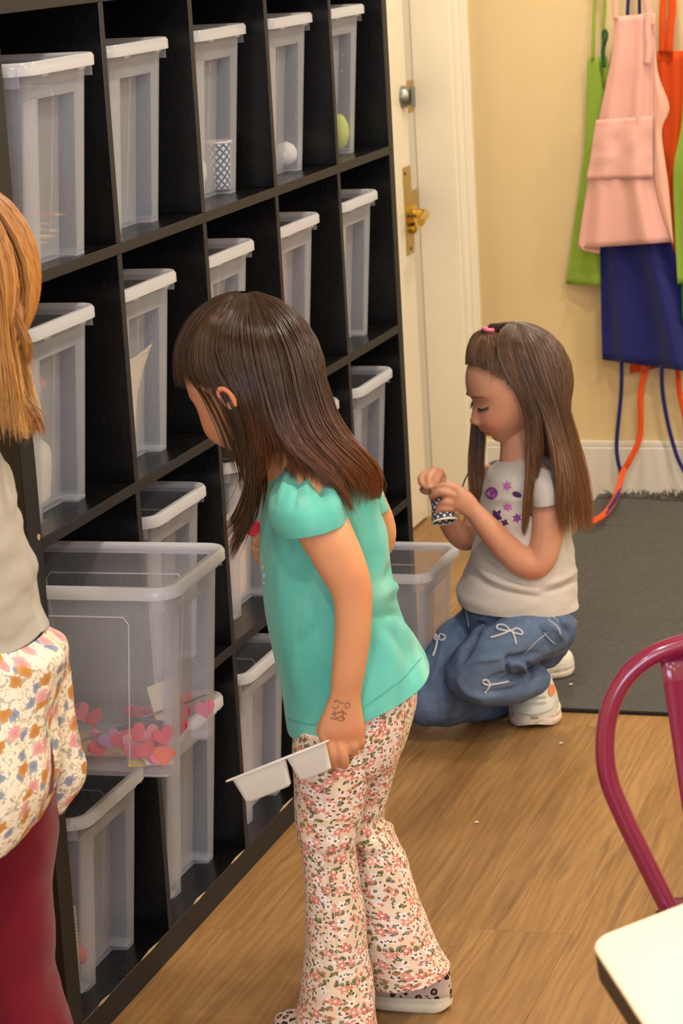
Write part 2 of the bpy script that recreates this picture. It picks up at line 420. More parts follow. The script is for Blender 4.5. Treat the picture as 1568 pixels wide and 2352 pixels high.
def make_bin():
    t = thing('storage_bin', (0, 0, 0), 'x', 'bin')
    b = MB(); lv = []
    for z, d in ((0.0, 0.026), (0.004, 0.028), (0.10, 0.027), (0.25, 0.025), (0.256, 0.0), (BH - 0.004, 0.0)):
        hx, hy = bin_dim(z / BH); lv.append(bin_ring(z, hx, hy, d, 0.070))
    for z, d in ((BH - 0.004, 0.0), (0.256, 0.0), (0.25, 0.025), (0.10, 0.027), (0.007, 0.028)):
        hx, hy = bin_dim(z / BH); lv.append(bin_ring(z, hx, hy, d, 0.070, ins=0.0022))
    b.loft(lv); obj('body', b, M['bin'], t, smooth=True, auto=35)
    hx, hy = bin_dim(1); rm = MB(); rings = []
    for off, dz in ((-0.0022, -0.003), (0.004, 0.0005), (0.011, 0.0005), (0.0145, -0.004), (0.0145, -0.019), (0.012, -0.019), (0.011, -0.007), (0.001, -0.008), (-0.0022, -0.008)):
        rings.append(bin_ring(BH + dz, hx + off, hy + off, 0, 0.07, 0.024 + off))
    rings.append(rings[0]); rm.loft(rings, True, False, False)
    rim = obj('rim', rm, M['bin_rim'], t, smooth=True, auto=50)
    for s in (-1, 1):
        for e in (-1, 1):
            tb = MB().box(e*(hx - 0.012) - 0.011, e*(hx - 0.012) + 0.011, s*(hy + 0.0075) - 0.0012, s*(hy + 0.0075) + 0.0012, BH - 0.036, BH - 0.008)
            obj('tab', tb, M['bin'], rim)
            obj('lug', MB().box(e*(hx + 0.012) - 0.0012, e*(hx + 0.012) + 0.0012, s*(hy - 0.06) - 0.010, s*(hy - 0.06) + 0.010, BH - 0.0225, BH - 0.014), M['bin'], rim)
        rib = MB()
        def sp(x, z):
            q = bin_dim(z / BH); return (x, s*(q[1] + 0.0006), z)
        rib.tube([sp(-0.10, 0.02), sp(-0.12, 0.25), sp(-0.112, 0.262), sp(0.112, 0.262), sp(0.12, 0.25), sp(0.10, 0.02)], 0.0013, 5)
        obj('rib', rib, M['bin_rim'], t)
    for e in (-1, 1):
        for q in (-1, 1):
            hx0, hy0 = bin_dim(0); x = e*(hx0 - 0.026); y = q*(hy0 - 0.022)
            obj('foot_pad', MB().box(x - 0.02, x + 0.02, y - 0.018, y + 0.018, 0.0005, 0.0022), M['bin_rim'], t)
    return t
RZ = {1: 0.05 + 3*HH, 2: 0.05 + 2*HH, 3: 0.05 + HH, 4: 0.05}
BINS = [  # row, base front x, centre y, turn, label
    (1, -0.010, 0.170, 0, 'clear bin with coloured pencils, leftmost in the top row'),
    (1, -0.047, 0.588, 0, 'clear empty bin in the top row, second from the left edge'),
    (1, -0.055, 1.014, 0, 'clear bin holding the blue lattice paper cup in the top row'),
    (1, -0.050, 1.404, 0, 'clear bin with a white ball, fourth along the top row'),
    (1, -0.045, 1.750, 0, 'clear bin with a yellow-green egg in the top row beside the door'),
    (2, -0.042, 0.169, 0, 'clear bin with loose papers in the second row beside the blonde hair'),
    (2, -0.047, 0.549, 0, 'clear bin with a folded newspaper standing in it, second row'),
    (2, -0.042, 0.947, 0, 'clear bin directly above the head of the girl in teal'),
    (2, -0.042, 1.350, 0, 'clear bin with pink sheets inside, second row fourth along'),
    (2, -0.037, 1.750, 0, 'clear bin with a crumpled plastic bag, second row beside the door'),
    (3, -0.045, 0.615, 0, 'clear bin in the third row between the pulled-out bin and the brown hair'),
    (3, -0.050, 1.046, 0, 'clear bin of cream papers hidden partly behind the front of the teal shirt'),
    (3, -0.045, 1.420, 0, 'clear bin hidden behind the teal shirt in the third row'),
    (3, -0.032, 1.775, 0, 'clear bin in the third row beside the end of the black shelf'),
    (3, 0.152, 0.172, 0.03, 'clear bin of red foam hearts pulled far out of the third row'),
    (4, -0.040, 0.218, 0, 'clear bin below the pulled-out heart bin in the bottom row'),
    (4, -0.044, 0.625, 0, 'clear bin in the bottom row, second from the left edge'),
    (4, -0.038, 1.000, 0, 'clear bin in the bottom row behind the white plastic tray'),
    (4, -0.040, 1.400, 0, 'clear bin in the bottom row hidden behind the patterned trousers'),
    (4, 0.108, 1.752, 0, 'clear bin pulled out of the bottom row beside the kneeling girl'),
]
proto = make_bin(); binpos = {}
for i, (r, bx, cy, rz, lab) in enumerate(BINS):
    loc = (bx - 0.165, cy, RZ[r] + 0.0003)
    if i == 0:
        proto.location = loc; proto['label'] = lab; proto['group'] = 'clear storage bins in the cubby shelf'
    else: dup(proto, loc, rz, lab)
    binpos[i] = Vector(loc)
# ------------------------------------------------------------------ ribbed rug
def mk_rug():
    m = NT('charcoal_rug_yarn'); c = m.coord('Object', (6, 60, 20)); n = m.noise(c, 14, 4, 0.7)
    n2 = m.noise(m.coord('Object', (1, 3, 1)), 4, 3)
    m.l(m.mix(n2, m.mix(n, s2l(46, 44, 42), s2l(116, 111, 103)), m.mix(n, s2l(56, 54, 50), s2l(130, 124, 114))), m.b.inputs['Base Color'])
    m.set(rough=0.95, spec=0.1, sheen=0.2); m.bump(n, 0.8, 0.004); return m.m
M['rug'] = mk_rug()
rg = thing('ribbed_rug', (1.4, 2.85, 0), 'charcoal ribbed rug pushed up against the white baseboard', 'rug')
RX0, RX1, RY0 = 0.060, 2.9, 1.824
prof = []; y = RY0; rib = 0
while y < 3.70:
    up = 0.0 if y < 3.45 else (y - 3.45) ** 2 * 0.35
    for k, h in ((0.0, 0.004), (0.25, 0.0085), (0.5, 0.010), (0.75, 0.0085)): prof.append((y + 0.012*k, h + up))
    y += 0.012
prof.append((3.70, 0.03)); prof.append((3.745, 0.034)); prof.append((3.775, 0.03)); prof.append((3.79, 0.004))
prof = [(RY0, 0.0005)] + prof
rings = []; nxr = 40
for i in range(nxr + 1):
    x = RX0 + (RX1 - RX0) * i / nxr
    rings.append([(x, a + 0.003*math.sin(x*9 + a*3), b + (0.012*(noise.noise(Vector((x*5, a, 0))) + 0.5) if a > 3.5 else 0)) for a, b in prof])
rb = MB().loft(rings, False, False, False); obj('pile', rb, M['rug'], rg, smooth=True)
fr = MB(); random.seed(3)
for i in range(1050):
    x = RX0 + 0.02 + (1.9 - RX0) * random.random(); yy = 3.70 + 0.09*random.random(); z = 0.028
    h = 0.012 + 0.026*random.random() * (0.5 + abs(noise.noise(Vector((x*9, 0, 1)))) * 2)
    fr.tube([(x, yy, z), (x + random.uniform(-.004, .004), yy, z + h*0.6), (x + random.uniform(-.010, .010), yy + random.uniform(-.008, .002), z + h)], [0.0028, 0.0022, 0.0004], 4, False)
o = obj('tufts', fr, M['rug'], rg); o['kind'] = 'stuff'
obj('binding', MB().box(RX0 - 0.004, RX1, RY0 - 0.006, RY0 + 0.004, 0.0005, 0.0085), plain('black_rug_binding', (26, 25, 25), 0.9), rg, bevel=0.002)

# ------------------------------------------------------------------ aprons on wall hooks
def sheet(left, right, Y, folds, amp, rows=36, cols=26, bulge=0.0, seed=0.0):
    """cloth between two traced edges at the wall's distance Y; folds hang in it"""
    def res(P):
        d = [0.0]
        for a, b in zip(P[:-1], P[1:]): d.append(d[-1] + math.hypot(b[0]-a[0], b[1]-a[1]))
        Q = catmull([(*p, s) for p, s in zip(P, d)], 8); out = []
        for i in range(rows + 1):
            s = d[-1] * i / rows; j = 0
            while j < len(Q) - 2 and Q[j+1][2] < s: j += 1
            q0, q1 = Q[j], Q[j+1]; t = (s - q0[2]) / max(q1[2] - q0[2], 1e-6)
            out.append((q0[0] + (q1[0]-q0[0])*t, q0[1] + (q1[1]-q0[1])*t))
        return out
    L, R_ = res(left), res(right); rings = []
    for i in range(rows + 1):
        row = []
        for j in range(cols + 1):
            t = j / cols; px = L[i][0] + (R_[i][0]-L[i][0])*t; py = L[i][1] + (R_[i][1]-L[i][1])*t
            f = i / rows
            w = sum(a * math.sin(k * t * 2 * PI + ph + 0.6 * math.sin(f * 3 + ph)) for k, a, ph in folds) * (0.25 + 0.75*f) * amp
            w += 0.004 * noise.noise(Vector((t*4 + seed, f*7, seed)))
            row.append(on_y(px, py, Y + w - bulge * math.sin(PI*t)))
        rings.append(row)
    return MB().loft(rings, False, False, False)
def strap(pts, Y, w, parent, mat, name='strap'):
    P = [on_y(a, b, Y) for a, b in pts]; P = [Vector(q) for q in catmull(P, 5)]
    mb = MB(); rings = []
    for i, p in enumerate(P):
        t = (P[min(i+1, len(P)-1)] - P[max(i-1, 0)]).normalized(); s = t.cross(Vector((0, 1, 0))).normalized()
        rings.append([p - s*w/2, p + s*w/2])
    mb.loft(rings, False, False, False); return obj(name, mb, mat, parent, smooth=True, solid=0.0016)
def hook(x, z, parent):
    obj('hook_plate', MB().box(x - 0.012, x + 0.012, 3.842, 3.85, z - 0.03, z + 0.03), M['steel'], parent)
    mb = MB().tube(catmull([(x, 3.845, z), (x, 3.80, z - 0.012), (x, 3.755, z - 0.005), (x, 3.738, z + 0.022)], 4), 0.005, 8)
    return obj('hook', mb, M['steel'], parent, smooth=True, auto=40)
def rope(pts, r, parent, mat, name='tie_string', flat=2.2, last_floor=None):
    P = [Vector(q) for q in catmull(pts, 6)]
    return obj(name, MB().tube(P, r, 8, flat=flat, up=Vector((1, 0, 0))), mat, parent, smooth=True)
G1 = fabric('lime_green_cotton', (152, 182, 66)); GD = fabric('dark_green_cotton', (40, 92, 52)); PK = fabric('pink_cotton', (243, 184, 170))
PKL = fabric('pink_cotton_reverse', (246, 188, 164)); OR = fabric('orange_cotton', (246, 88, 22)); NV = fabric('navy_cotton', (38, 42, 112))
hr = thing('coat_rail', (0.75, 3.84, 1.78), 'white wooden rail with metal hooks carrying the aprons', 'rail')
obj('rail', MB().box(0.05, 1.6, 3.828, 3.849, 1.735, 1.83), M['white_trim'], hr, bevel=0.004)
# lime apron, leftmost
a1 = thing('apron', on_y(1340, 400, 3.80), 'lime green apron hanging leftmost, half behind the pink one', 'apron', 'aprons hanging on the far wall')
obj('body', sheet([(1349, 132), (1346, 220), (1343, 320), (1331, 420), (1316, 530), (1299, 652)], [(1392, 130), (1420, 230), (1425, 330), (1425, 440), (1425, 550), (1425, 662)], 3.795, [(1.5, 1, 0.3), (3, 0.4, 1)], 0.014), G1, a1, smooth=True, solid=0.0015)
strap([(1361, 138), (1363, 60), (1366, 0), (1374, -150)], 3.79, 0.010, a1, G1); strap([(1384, 134), (1385, 60), (1388, 0), (1378, -150)], 3.785, 0.010, a1, G1)
tg = MB().tube(catmull([on_y(1388, 68, 3.775), on_y(1393, 78, 3.77), on_y(1390, 95, 3.77), on_y(1384, 80, 3.775), on_y(1388, 68, 3.775)], 5), 0.0045, 8)
obj('toggle_cord', MB().tube(catmull([on_y(1388, 95, 3.775), on_y(1384, 120, 3.775), on_y(1387, 155, 3.77)], 5), 0.006, 8), GD, a1, smooth=True)
obj('toggle', tg, GD, a1, smooth=True)
# pink apron in front
a3 = thing('apron', on_y(1440, 300, 3.72), 'pale pink apron with a wide pocket, hanging in front of the others', 'apron', 'aprons hanging on the far wall')
obj('body', sheet([(1412, 38), (1404, 130), (1392, 190), (1372, 290), (1352, 400), (1326, 571)], [(1499, 30), (1500, 130), (1500, 200), (1500, 300), (1504, 430), (1541, 556)], 3.715, [(1, 0.5, 0.4), (2.0, 1, 2.1), (3.5, 0.3, 1)], 0.016, seed=2.0), PK, a3, smooth=True, solid=0.0015)
obj('folded_side', sheet([(1499, 30), (1500, 130), (1500, 200), (1500, 300), (1504, 430), (1542, 558)], [(1503, 30), (1509, 160), (1537, 246), (1519, 302), (1534, 420), (1546, 560)], 3.722, [(1, 0.6, 2.2)], 0.010, cols=8, seed=5.0), PKL, a3, smooth=True, solid=0.0015)
obj('pocket', sheet([(1368, 276), (1361, 320), (1354, 370), (1345, 412)], [(1498, 266), (1498, 320), (1499, 370), (1500, 408)], 3.706, [(1, 0.5, 0.4), (2.0, 0.8, 2.1)], 0.014, rows=14, seed=2.0), PK, a3, smooth=True, solid=0.0015)
strap([(1414, 45), (1411, 0), (1416, -80), (1440, -150)], 3.712, 0.014, a3, PK); strap([(1494, 60), (1484, 0), (1470, -80), (1448, -150)], 3.708, 0.020, a3, PK)
strap([(1490, 30), (1487, 70), (1489, 110), (1486, 147)], 3.702, 0.020, a3, PK, 'strap_tail')
obj('back_flap', sheet([(1330, 560), (1334, 570), (1345, 577)], [(1378, 560), (1378, 574), (1376, 583)], 3.735, [(1, 0.5, 0)], 0.004, rows=6, cols=8), PK, a3, smooth=True, solid=0.0015)
# navy apron below
a4 = thing('apron', on_y(1470, 700, 3.77), 'navy blue apron hanging lowest, below the pink one', 'apron', 'aprons hanging on the far wall')
obj('body', sheet([(1415, 60), (1392, 200), (1380, 330), (1378, 560), (1380, 700), (1383, 826)], [(1480, 60), (1486, 200), (1488, 330), (1510, 480), (1590, 680), (1640, 862)], 3.765, [(1, 0.8, 0.2), (2.4, 1, 1.6), (4, 0.3, 0)], 0.020, seed=8.0), NV, a4, smooth=True, solid=0.0015)
strap([(1440, 65), (1441, 20), (1446, -60), (1452, -150)], 3.755, 0.010, a4, NV); strap([(1466, 62), (1468, 20), (1466, -60), (1458, -150)], 3.755, 0.009, a4, NV)
rope([on_y(1427, 826, 3.77), on_y(1426, 900, 3.78), on_y(1416, 1010, 3.785), on_y(1418, 1055, 3.78), on_y(1426, 1095, 3.76), V(*on_z(1416, 1140, 0.075)), V(*on_z(1398, 1168, 0.05)), V(*on_z(1390, 1180, 0.046))], 0.0028, a4, NV)
rope([on_y(1519, 838, 3.77), on_y(1521, 900, 3.78), on_y(1535, 980, 3.785), on_y(1555, 1050, 3.78), on_y(1575, 1090, 3.77)], 0.0028, a4, NV)
# orange apron
a2 = thing('apron', on_y(1540, 200, 3.81), 'bright orange apron hanging behind the pink and navy ones', 'apron', 'aprons hanging on the far wall')
obj('body', sheet([(1507, 118), (1510, 200), (1500, 330), (1480, 480), (1460, 660), (1446, 858)], [(1600, 116), (1600, 200), (1605, 330), (1570, 480), (1540, 660), (1515, 844)], 3.812, [(1.4, 1, 0.8), (3, 0.6, 2)], 0.014, seed=11.0), OR, a2, smooth=True, solid=0.0015)
strap([(1520, 122), (1520, 60), (1522, 0), (1530, -150)], 3.80, 0.018, a2, OR); strap([(1535, 122), (1539, 60), (1543, 0), (1536, -150)], 3.795, 0.022, a2, OR)
rope([on_y(1484, 845, 3.812), on_y(1471, 900, 3.80), on_y(1469, 1000, 3.795), on_y(1445, 1058, 3.785), on_y(1430, 1085, 3.77), V(*on_z(1416, 1135, 0.075)), V(*on_z(1404, 1160, 0.05)), V(*on_z(1385, 1183, 0.045)), V(*on_z(1358, 1200, 0.042))], 0.0040, a2, OR)
rope([on_y(1556, 850, 3.812), on_y(1560, 900, 3.80), on_y(1572, 960, 3.79), on_y(1580, 1060, 3.78)], 0.0036, a2, OR)
# second lime apron at the frame's edge
a5 = thing('apron', on_y(1568, 500, 3.74), 'lime green apron with dark green back at the right edge', 'apron', 'aprons hanging on the far wall')
obj('body', sheet([(1572, 60), (1566, 270), (1546, 385), (1549, 520), (1556, 652)], [(1660, 60), (1690, 270), (1700, 385), (1700, 520), (1700, 652)], 3.735, [(1.5, 1, 0), (3, 0.5, 1)], 0.014, seed=14.0), G1, a5, smooth=True, solid=0.0015)
obj('lining', sheet([(1562, 560), (1563, 640), (1566, 740)], [(1690, 560), (1690, 640), (1690, 740)], 3.75, [(1.5, 1, 0)], 0.010, rows=12), GD, a5, smooth=True, solid=0.0015)
strap([(1592, 66), (1600, 0), (1612, -150)], 3.73, 0.012, a5, G1)
for px, Y in ((1376, 3.79), (1452, 3.715), (1533, 3.80), (1612, 3.73)):
    q = on_y(px, -148, 3.79); hook(q.x, q.z, hr)

# ------------------------------------------------------------------ magenta metal chair
MG = NT('magenta_gloss_paint'); MG.set(color=s2l(134, 28, 66), rough=0.22, spec=0.5, coat=0.6, coatrough=0.06); MG = MG.m
ch = thing('metal_chair', (1.17, -0.45, 0), 'magenta painted metal chair with a curved tube back behind the table', 'chair')
CP = Plane(on_d(1382, 1700, 3.3))
tp = [(1545, 2105), (1532, 2080), (1480, 1975), (1430, 1872), (1396, 1785), (1389, 1700), (1403, 1620), (1440, 1552), (1498, 1505), (1575, 1477), (1670, 1455)]
T3 = [CP(a, b, -0.02 * (b - 1455) / 640) for a, b in tp]
mid = CP(1690, 1453, 0)                                   # the chair's own middle, just right of the frame
def mirror(p):
    q = p - mid; return mid + q - RH * (2 * q.dot(RH))
full = T3 + [mirror(p) for p in reversed(T3)]
obj('back_tube', MB().tube([Vector(q) for q in catmull(full, 6)], 0.0128, 16), MG, ch, smooth=True)
def cpt(px, py, off=0.0): return CP(px, py, off)
pl = []
for t in range(9):
    f = t / 8; py = 1490 + f * 660
    a = CP(1512 + f * 98, py, 0.004 - 0.02*f)
    w = (mirror(a) - a)
    pl.append([a + w * (j / 10) + NH * (0.016 * math.sin(PI * j / 10)) for j in range(11)])
obj('back_plate', MB().loft(pl, False, False, False), MG, ch, smooth=True, solid=0.002)
sb = T3[0].copy(); sb.z = 0.45
fr_l = sb + NH * 0.02 - RH * 0.015; wv = mirror(fr_l) - fr_l
seat = []
for i in range(9):
    row = []
    for j in range(11):
        p = fr_l + wv * (j/10) - NH * (0.36 * i / 8); p.z = 0.45 - 0.012*math.sin(PI*j/10)*math.sin(PI*i/8)
        row.append(p)
    seat.append(row)
obj('seat', MB().loft(seat, False, False, False), MG, ch, smooth=True, solid=0.018)
for a, b in ((0, 0), (1, 0), (0, 1), (1, 1)):
    p = fr_l + wv * (0.04 + 0.92*a) - NH * (0.02 + 0.32*b); q = p + wv * (-0.10 + 0.2*a) - NH * (-0.06 + 0.12*b)
    obj('leg', MB().tube([Vector((p.x, p.y, 0.445)), Vector((q.x, q.y, 0.0))], [0.017, 0.010], 8), MG, ch, smooth=True)

# ------------------------------------------------------------------ table
TZ = 0.72
c0 = on_z(1352, 2158, TZ); cR = on_z(1568, 2074, TZ); cD = on_z(1478, 2352, TZ)
ex = (cR - c0).normalized(); ey = (cD - c0).normalized()
tb = thing('table', Vector((c0.x + 0.4, c0.y - 0.3, 0)), 'cream topped table with a dark edge at the lower right corner', 'table')
def tpt(a, b): return c0 + ex * a + ey * b
def troundrect(w, h, r, z, ins=0.0):
    pts = []
    for (cx, cy, a0) in ((r, r, PI), (w - r, r, 1.5*PI), (w - r, h - r, 0), (r, h - r, PI/2)):
        for i in range(7):
            an = a0 + PI/2*i/6; p = tpt(cx + (r - ins)*math.cos(an), cy + (r - ins)*math.sin(an)); pts.append((p.x, p.y, z))
    return pts
tm = NT('cream_laminate'); cc = tm.coord('Object'); tm.l(tm.mix(tm.noise(cc, 5, 2), s2l(232, 216, 184), s2l(238, 224, 194)), tm.b.inputs['Base Color']); tm.set(rough=0.34, spec=0.4)
obj('top', MB().loft([troundrect(1.2, 0.7, 0.028, TZ - 0.004), troundrect(1.2, 0.7, 0.028, TZ - 0.001), troundrect(1.2, 0.7, 0.028, TZ, 0.002)]), tm.m, tb, smooth=True, auto=30)
obj('edge_band', MB().loft([troundrect(1.2, 0.7, 0.028, TZ - 0.034, 0.004), troundrect(1.2, 0.7, 0.028, TZ - 0.004)]), plain('dark_brown_table_edge', (44, 34, 28), 0.5), tb, smooth=True, auto=30)
for a in (0.12, 1.08):
    for b in (0.10, 0.60):
        p = tpt(a, b); obj('leg', MB().tube([(p.x, p.y, 0.0), (p.x, p.y, TZ - 0.034)], 0.02, 14), M['dark_metal'], tb, smooth=True, auto=40)

# ------------------------------------------------------------------ scraps of paper on the floor
for (px, py, zz, lab) in ((1287, 1708, 0.0, 'tiny white paper scrap on the wood floor near the sneaker'), (1093, 1890, 0.0, 'tiny white paper scrap in the middle of the wood floor'), (1310, 1573, 0.0105, 'tiny white paper scrap on the charcoal rug')):
    q = on_z(px, py, zz + 0.001)
    tag(obj('paper_scrap', MB().add([q + V(-.004, -.003, 0), q + V(.004, -.004, .002), q + V(.005, .004, .001), q + V(-.002, .005, .003), q + V(0, 0, .004)], [(0, 1, 4), (1, 2, 4), (2, 3, 4), (3, 0, 4), (3, 2, 1, 0)]), M['white_trim']), lab, 'paper')
# ------------------------------------------------------------------ things inside the bins
random.seed(21)
def heart_mesh(name, s, th):
    pts = []
    n = 26
    for i in range(n):
        t = 2*PI*i/n; x = 16*math.sin(t)**3; y = 13*math.cos(t) - 5*math.cos(2*t) - 2*math.cos(3*t) - math.cos(4*t)
        pts.append((x/17*s, (y + 2)/17*s))
    mb = MB().loft([[(a*0.94, b*0.94, -th) for a, b in pts], [(a, b, -th*0.7) for a, b in pts], [(a, b, th*0.7) for a, b in pts], [(a*0.94, b*0.94, th) for a, b in pts]])
    me = mb.mesh(name); fix_normals(me); return me
HM = {'red': plain('red_foam', (232, 52, 66), 0.7), 'pink': plain('pink_foam', (246, 120, 140), 0.7), 'orange': plain('orange_foam', (250, 100, 40), 0.7), 'pale pink': plain('pale_pink_foam', (244, 176, 190), 0.7), 'purple': plain('lilac_foam', (188, 130, 190), 0.7)}
HMe = {}
for k, m in HM.items():
    me = heart_mesh('foam_heart', 0.019, 0.004); me.materials.append(m); HMe[k] = me
pb = binpos[14]
def put(me, name, loc, rot, lab, cat, grp=None, parent=None):
    o = bpy.data.objects.new(name, me); col.objects.link(o); o.location = loc; o.rotation_euler = rot
    tag(o, lab, cat, grp); return o
# hearts read off the photograph: pixel, where they lie across the bin, colour
HE = [(343, 1770, 0.148, 'orange'), (352, 1712, 0.150, 'red'), (360, 1728, 0.130, 'red'), (300, 1700, 0.105, 'red'), (312, 1690, 0.08, 'red'), (243, 1738, 0.08, 'red'), (262, 1742, 0.095, 'pale pink'),
      (208, 1740, 0.06, 'purple'), (190, 1752, 0.04, 'red'), (186, 1640, -0.03, 'pink'), (170, 1632, -0.05, 'red'), (215, 1652, -0.02, 'red'), (372, 1762, 0.145, 'pink'), (356, 1625, 0.02, 'red'), (362, 1640, 0.05, 'red'),
      (450, 1645, 0.145, 'red'), (460, 1615, 0.15, 'red'), (448, 1665, 0.15, 'red'), (470, 1630, 0.155, 'pink'), (375, 1690, 0.11, 'pink'), (330, 1735, 0.12, 'red'), (280, 1755, 0.10, 'pink'), (230, 1700, 0.02, 'pink'), (400, 1690, 0.10, 'red'), (345, 1690, 0.12, 'pink'), (440, 1690, 0.14, 'red')]
seen = {}
PLACE = {'red': 'red foam heart lying in the pulled-out bin', 'pink': 'pink foam heart lying in the pulled-out bin', 'orange': 'orange foam heart at the front corner of the pulled-out bin', 'pale pink': 'pale pink foam heart lying in the pulled-out bin', 'purple': 'lilac foam heart lying in the pulled-out bin'}
for i, (px, py, x, k) in enumerate(HE):
    p = on_x(px, py, min(x, 0.148) - 0.004)
    y = min(max(p.y, pb.y - 0.100), pb.y + 0.100); z = max(p.z, RZ[3] + 0.028)
    x = min(x, 0.15 if abs(y - pb.y) > 0.075 else 0.118) - 0.006
    put(HMe[k], 'foam_heart', (x, y, z), (PI/2 + random.uniform(-0.4, 0.4), random.uniform(-0.5, 0.5), random.uniform(0.1, 0.9)), PLACE[k], 'heart', 'foam hearts in the pulled-out bin')
def flat(name, w, h, th, mat):
    me = MB().box(-w/2, w/2, -h/2, h/2, 0, th).mesh(name); fix_normals(me); me.materials.append(mat); return me
KR = plain('kraft_card', (214, 178, 126), 0.85); YP = plain('yellow_paper', (238, 212, 90), 0.85); CP_ = plain('cream_paper', (240, 228, 200), 0.85); GP = plain('charcoal_card', (70, 68, 72), 0.8)
put(flat('craft_card', 0.17, 0.12, 0.002, KR), 'craft_card', (0.02, pb.y, RZ[3] + 0.012), (0, 0, 0.1), 'tan card lying on the floor of the pulled-out bin', 'card')
put(flat('craft_card', 0.05, 0.035, 0.0015, CP_), 'craft_card', (0.125, 0.085, RZ[3] + 0.022), (0.35, 0.2, 0.8), 'cream card scrap beside the orange heart', 'card')
put(flat('craft_card', 0.03, 0.03, 0.0015, YP), 'craft_card', (0.095, 0.075, RZ[3] + 0.020), (0.3, 0.1, 0.5), 'yellow card scrap beside the cream scrap', 'card')
put(flat('craft_card', 0.055, 0.045, 0.002, GP), 'craft_card', (0.10, 0.11, RZ[3] + 0.055), (1.1, 0.2, 0.3), 'charcoal card among the hearts in the pulled-out bin', 'card')
put(flat('craft_card', 0.06, 0.07, 0.0015, CP_), 'craft_card', (0.098, 0.20, RZ[3] + 0.075), (1.3, 0.0, 1.2), 'cream card leaning on the far side of the pulled-out bin', 'card')
for i in range(6):
    mb = MB(); a = V(-0.02 + 0.02*i, pb.y - 0.09 + 0.01*i, RZ[3] + 0.04 + 0.006*i); b = a + V(0.075, 0.07 + 0.010*i, 0.008)
    mb.tube([a, b], 0.0014, 5); tag(obj('wire_stem', mb, M['steel']), 'thin grey wire stem lying across the hearts', 'wire', 'wire stems among the hearts')
# pencils, top row
PC = [(214, 60, 52), (70, 110, 190), (120, 60, 140), (240, 190, 60), (90, 160, 80), (40, 44, 90), (236, 130, 60), (200, 60, 120)]
PCN = ['red', 'blue', 'purple', 'yellow', 'green', 'navy', 'orange', 'magenta']
q = binpos[0]
for i, (c, nme) in enumerate(zip(PC, PCN)):
    z = RZ[1] + 0.012 + 0.007*i; y = q.y - 0.07 + 0.02*i
    t = thing('pencil', (q.x + 0.05, y, z), '%s pencil lying in the leftmost top bin' % nme, 'pencil', 'pencils in the top row bin')
    a = V(q.x + 0.02*random.random() - 0.025, y + 0.026 + 0.02*random.random(), z); b = a + V(0.125, 0.035*random.uniform(-1, 1) , 0.0)
    d = (b - a).normalized()
    obj('shaft', MB().tube([a, b], 0.0036, 6), plain('pencil_' + nme, c, 0.4), t); obj('tip', MB().tube([b, b + d*0.016], [0.0036, 0.0004], 6), KR, t)
# patterned paper cup
def mk_lattice():
    m = NT('blue_scallop_print'); tc = m.n('ShaderNodeTexCoord'); sp = m.n('ShaderNodeSeparateXYZ'); m.l(tc.outputs['UV'], sp.inputs[0])
    u = m.math('MULTIPLY', sp.outputs[0], 66.0); v = m.math('MULTIPLY', sp.outputs[1], 66.0)
    a = m.math('ABSOLUTE', m.math('SUBTRACT', m.math('FRACT', m.math('ADD', u, v)), 0.5)); b = m.math('ABSOLUTE', m.math('SUBTRACT', m.math('FRACT', m.math('SUBTRACT', u, v)), 0.5))
    mx = m.math('MAXIMUM', a, b); f = m.math('LESS_THAN', mx, 0.31)
    m.l(m.mix(f, s2l(28, 52, 92), s2l(232, 230, 224)), m.b.inputs['Base Color']); m.set(rough=0.55); return m.m
M['lattice'] = mk_lattice()
def paper_cup(t, base, axis, r0, r1, h, n=28):
    ax = Vector(axis).normalized(); u = ax.orthogonal().normalized(); w = ax.cross(u)
    def ring(d, r): return [base + ax*d + (u*math.cos(2*PI*k/n) + w*math.sin(2*PI*k/n))*r for k in range(n)]
    obj('wall', MB().loft([ring(h*i/6, r0 + (r1 - r0)*i/6) for i in range(7)] + [ring(h*(6-i)/6, r0 + (r1 - r0)*(6-i)/6 - 0.0012) for i in range(6)], True, True, True, uvscale=True), M['lattice'], t, smooth=True, auto=40)
    obj('rim', MB().loft([ring(h - 0.003, r1 + 0.0002), ring(h - 0.002, r1 + 0.002), ring(h + 0.001, r1 + 0.002), ring(h + 0.002, r1), ring(h, r1 - 0.002)], True, False, False), plain('white_card', (244, 240, 232), 0.6), t, smooth=True)
q = binpos[2]
t = thing('paper_cup', (q.x + 0.138, q.y + 0.094, RZ[1] + 0.0085), 'white paper cup with blue scallop print in the top row bin', 'cup')
paper_cup(t, V(q.x + 0.138, q.y + 0.094, RZ[1] + 0.0085), (0, 0, 1), 0.0195, 0.0245, 0.088)
def blob(name, c, r, sc_, mat, lab, cat, seed=0, amp=0.12, freq=3.0, n=20):
    mb = MB(); rings = []
    for i in range(n + 1):
        th = PI*i/n; row = []
        for k in range(n*2):
            ph = PI*k/n; d = Vector((math.sin(th)*math.cos(ph), math.sin(th)*math.sin(ph), math.cos(th)))
            rr = r * (1 + amp*noise.noise(d*freq + Vector((seed, 0, 0))))
            row.append((c[0] + d.x*rr*sc_[0], c[1] + d.y*rr*sc_[1], c[2] + d.z*rr*sc_[2]))
        rings.append(row)
    mb.loft(rings, True, False, False); bmm = mb.mesh(name)
    b2 = bmesh.new(); b2.from_mesh(bmm); bmesh.ops.remove_doubles(b2, verts=b2.verts, dist=1e-5); b2.to_mesh(bmm); b2.free()
    o = obj(name, bmm, mat, None, smooth=True); return tag(o, lab, cat)
WH = plain('white_card_stock', (240, 236, 228), 0.7)
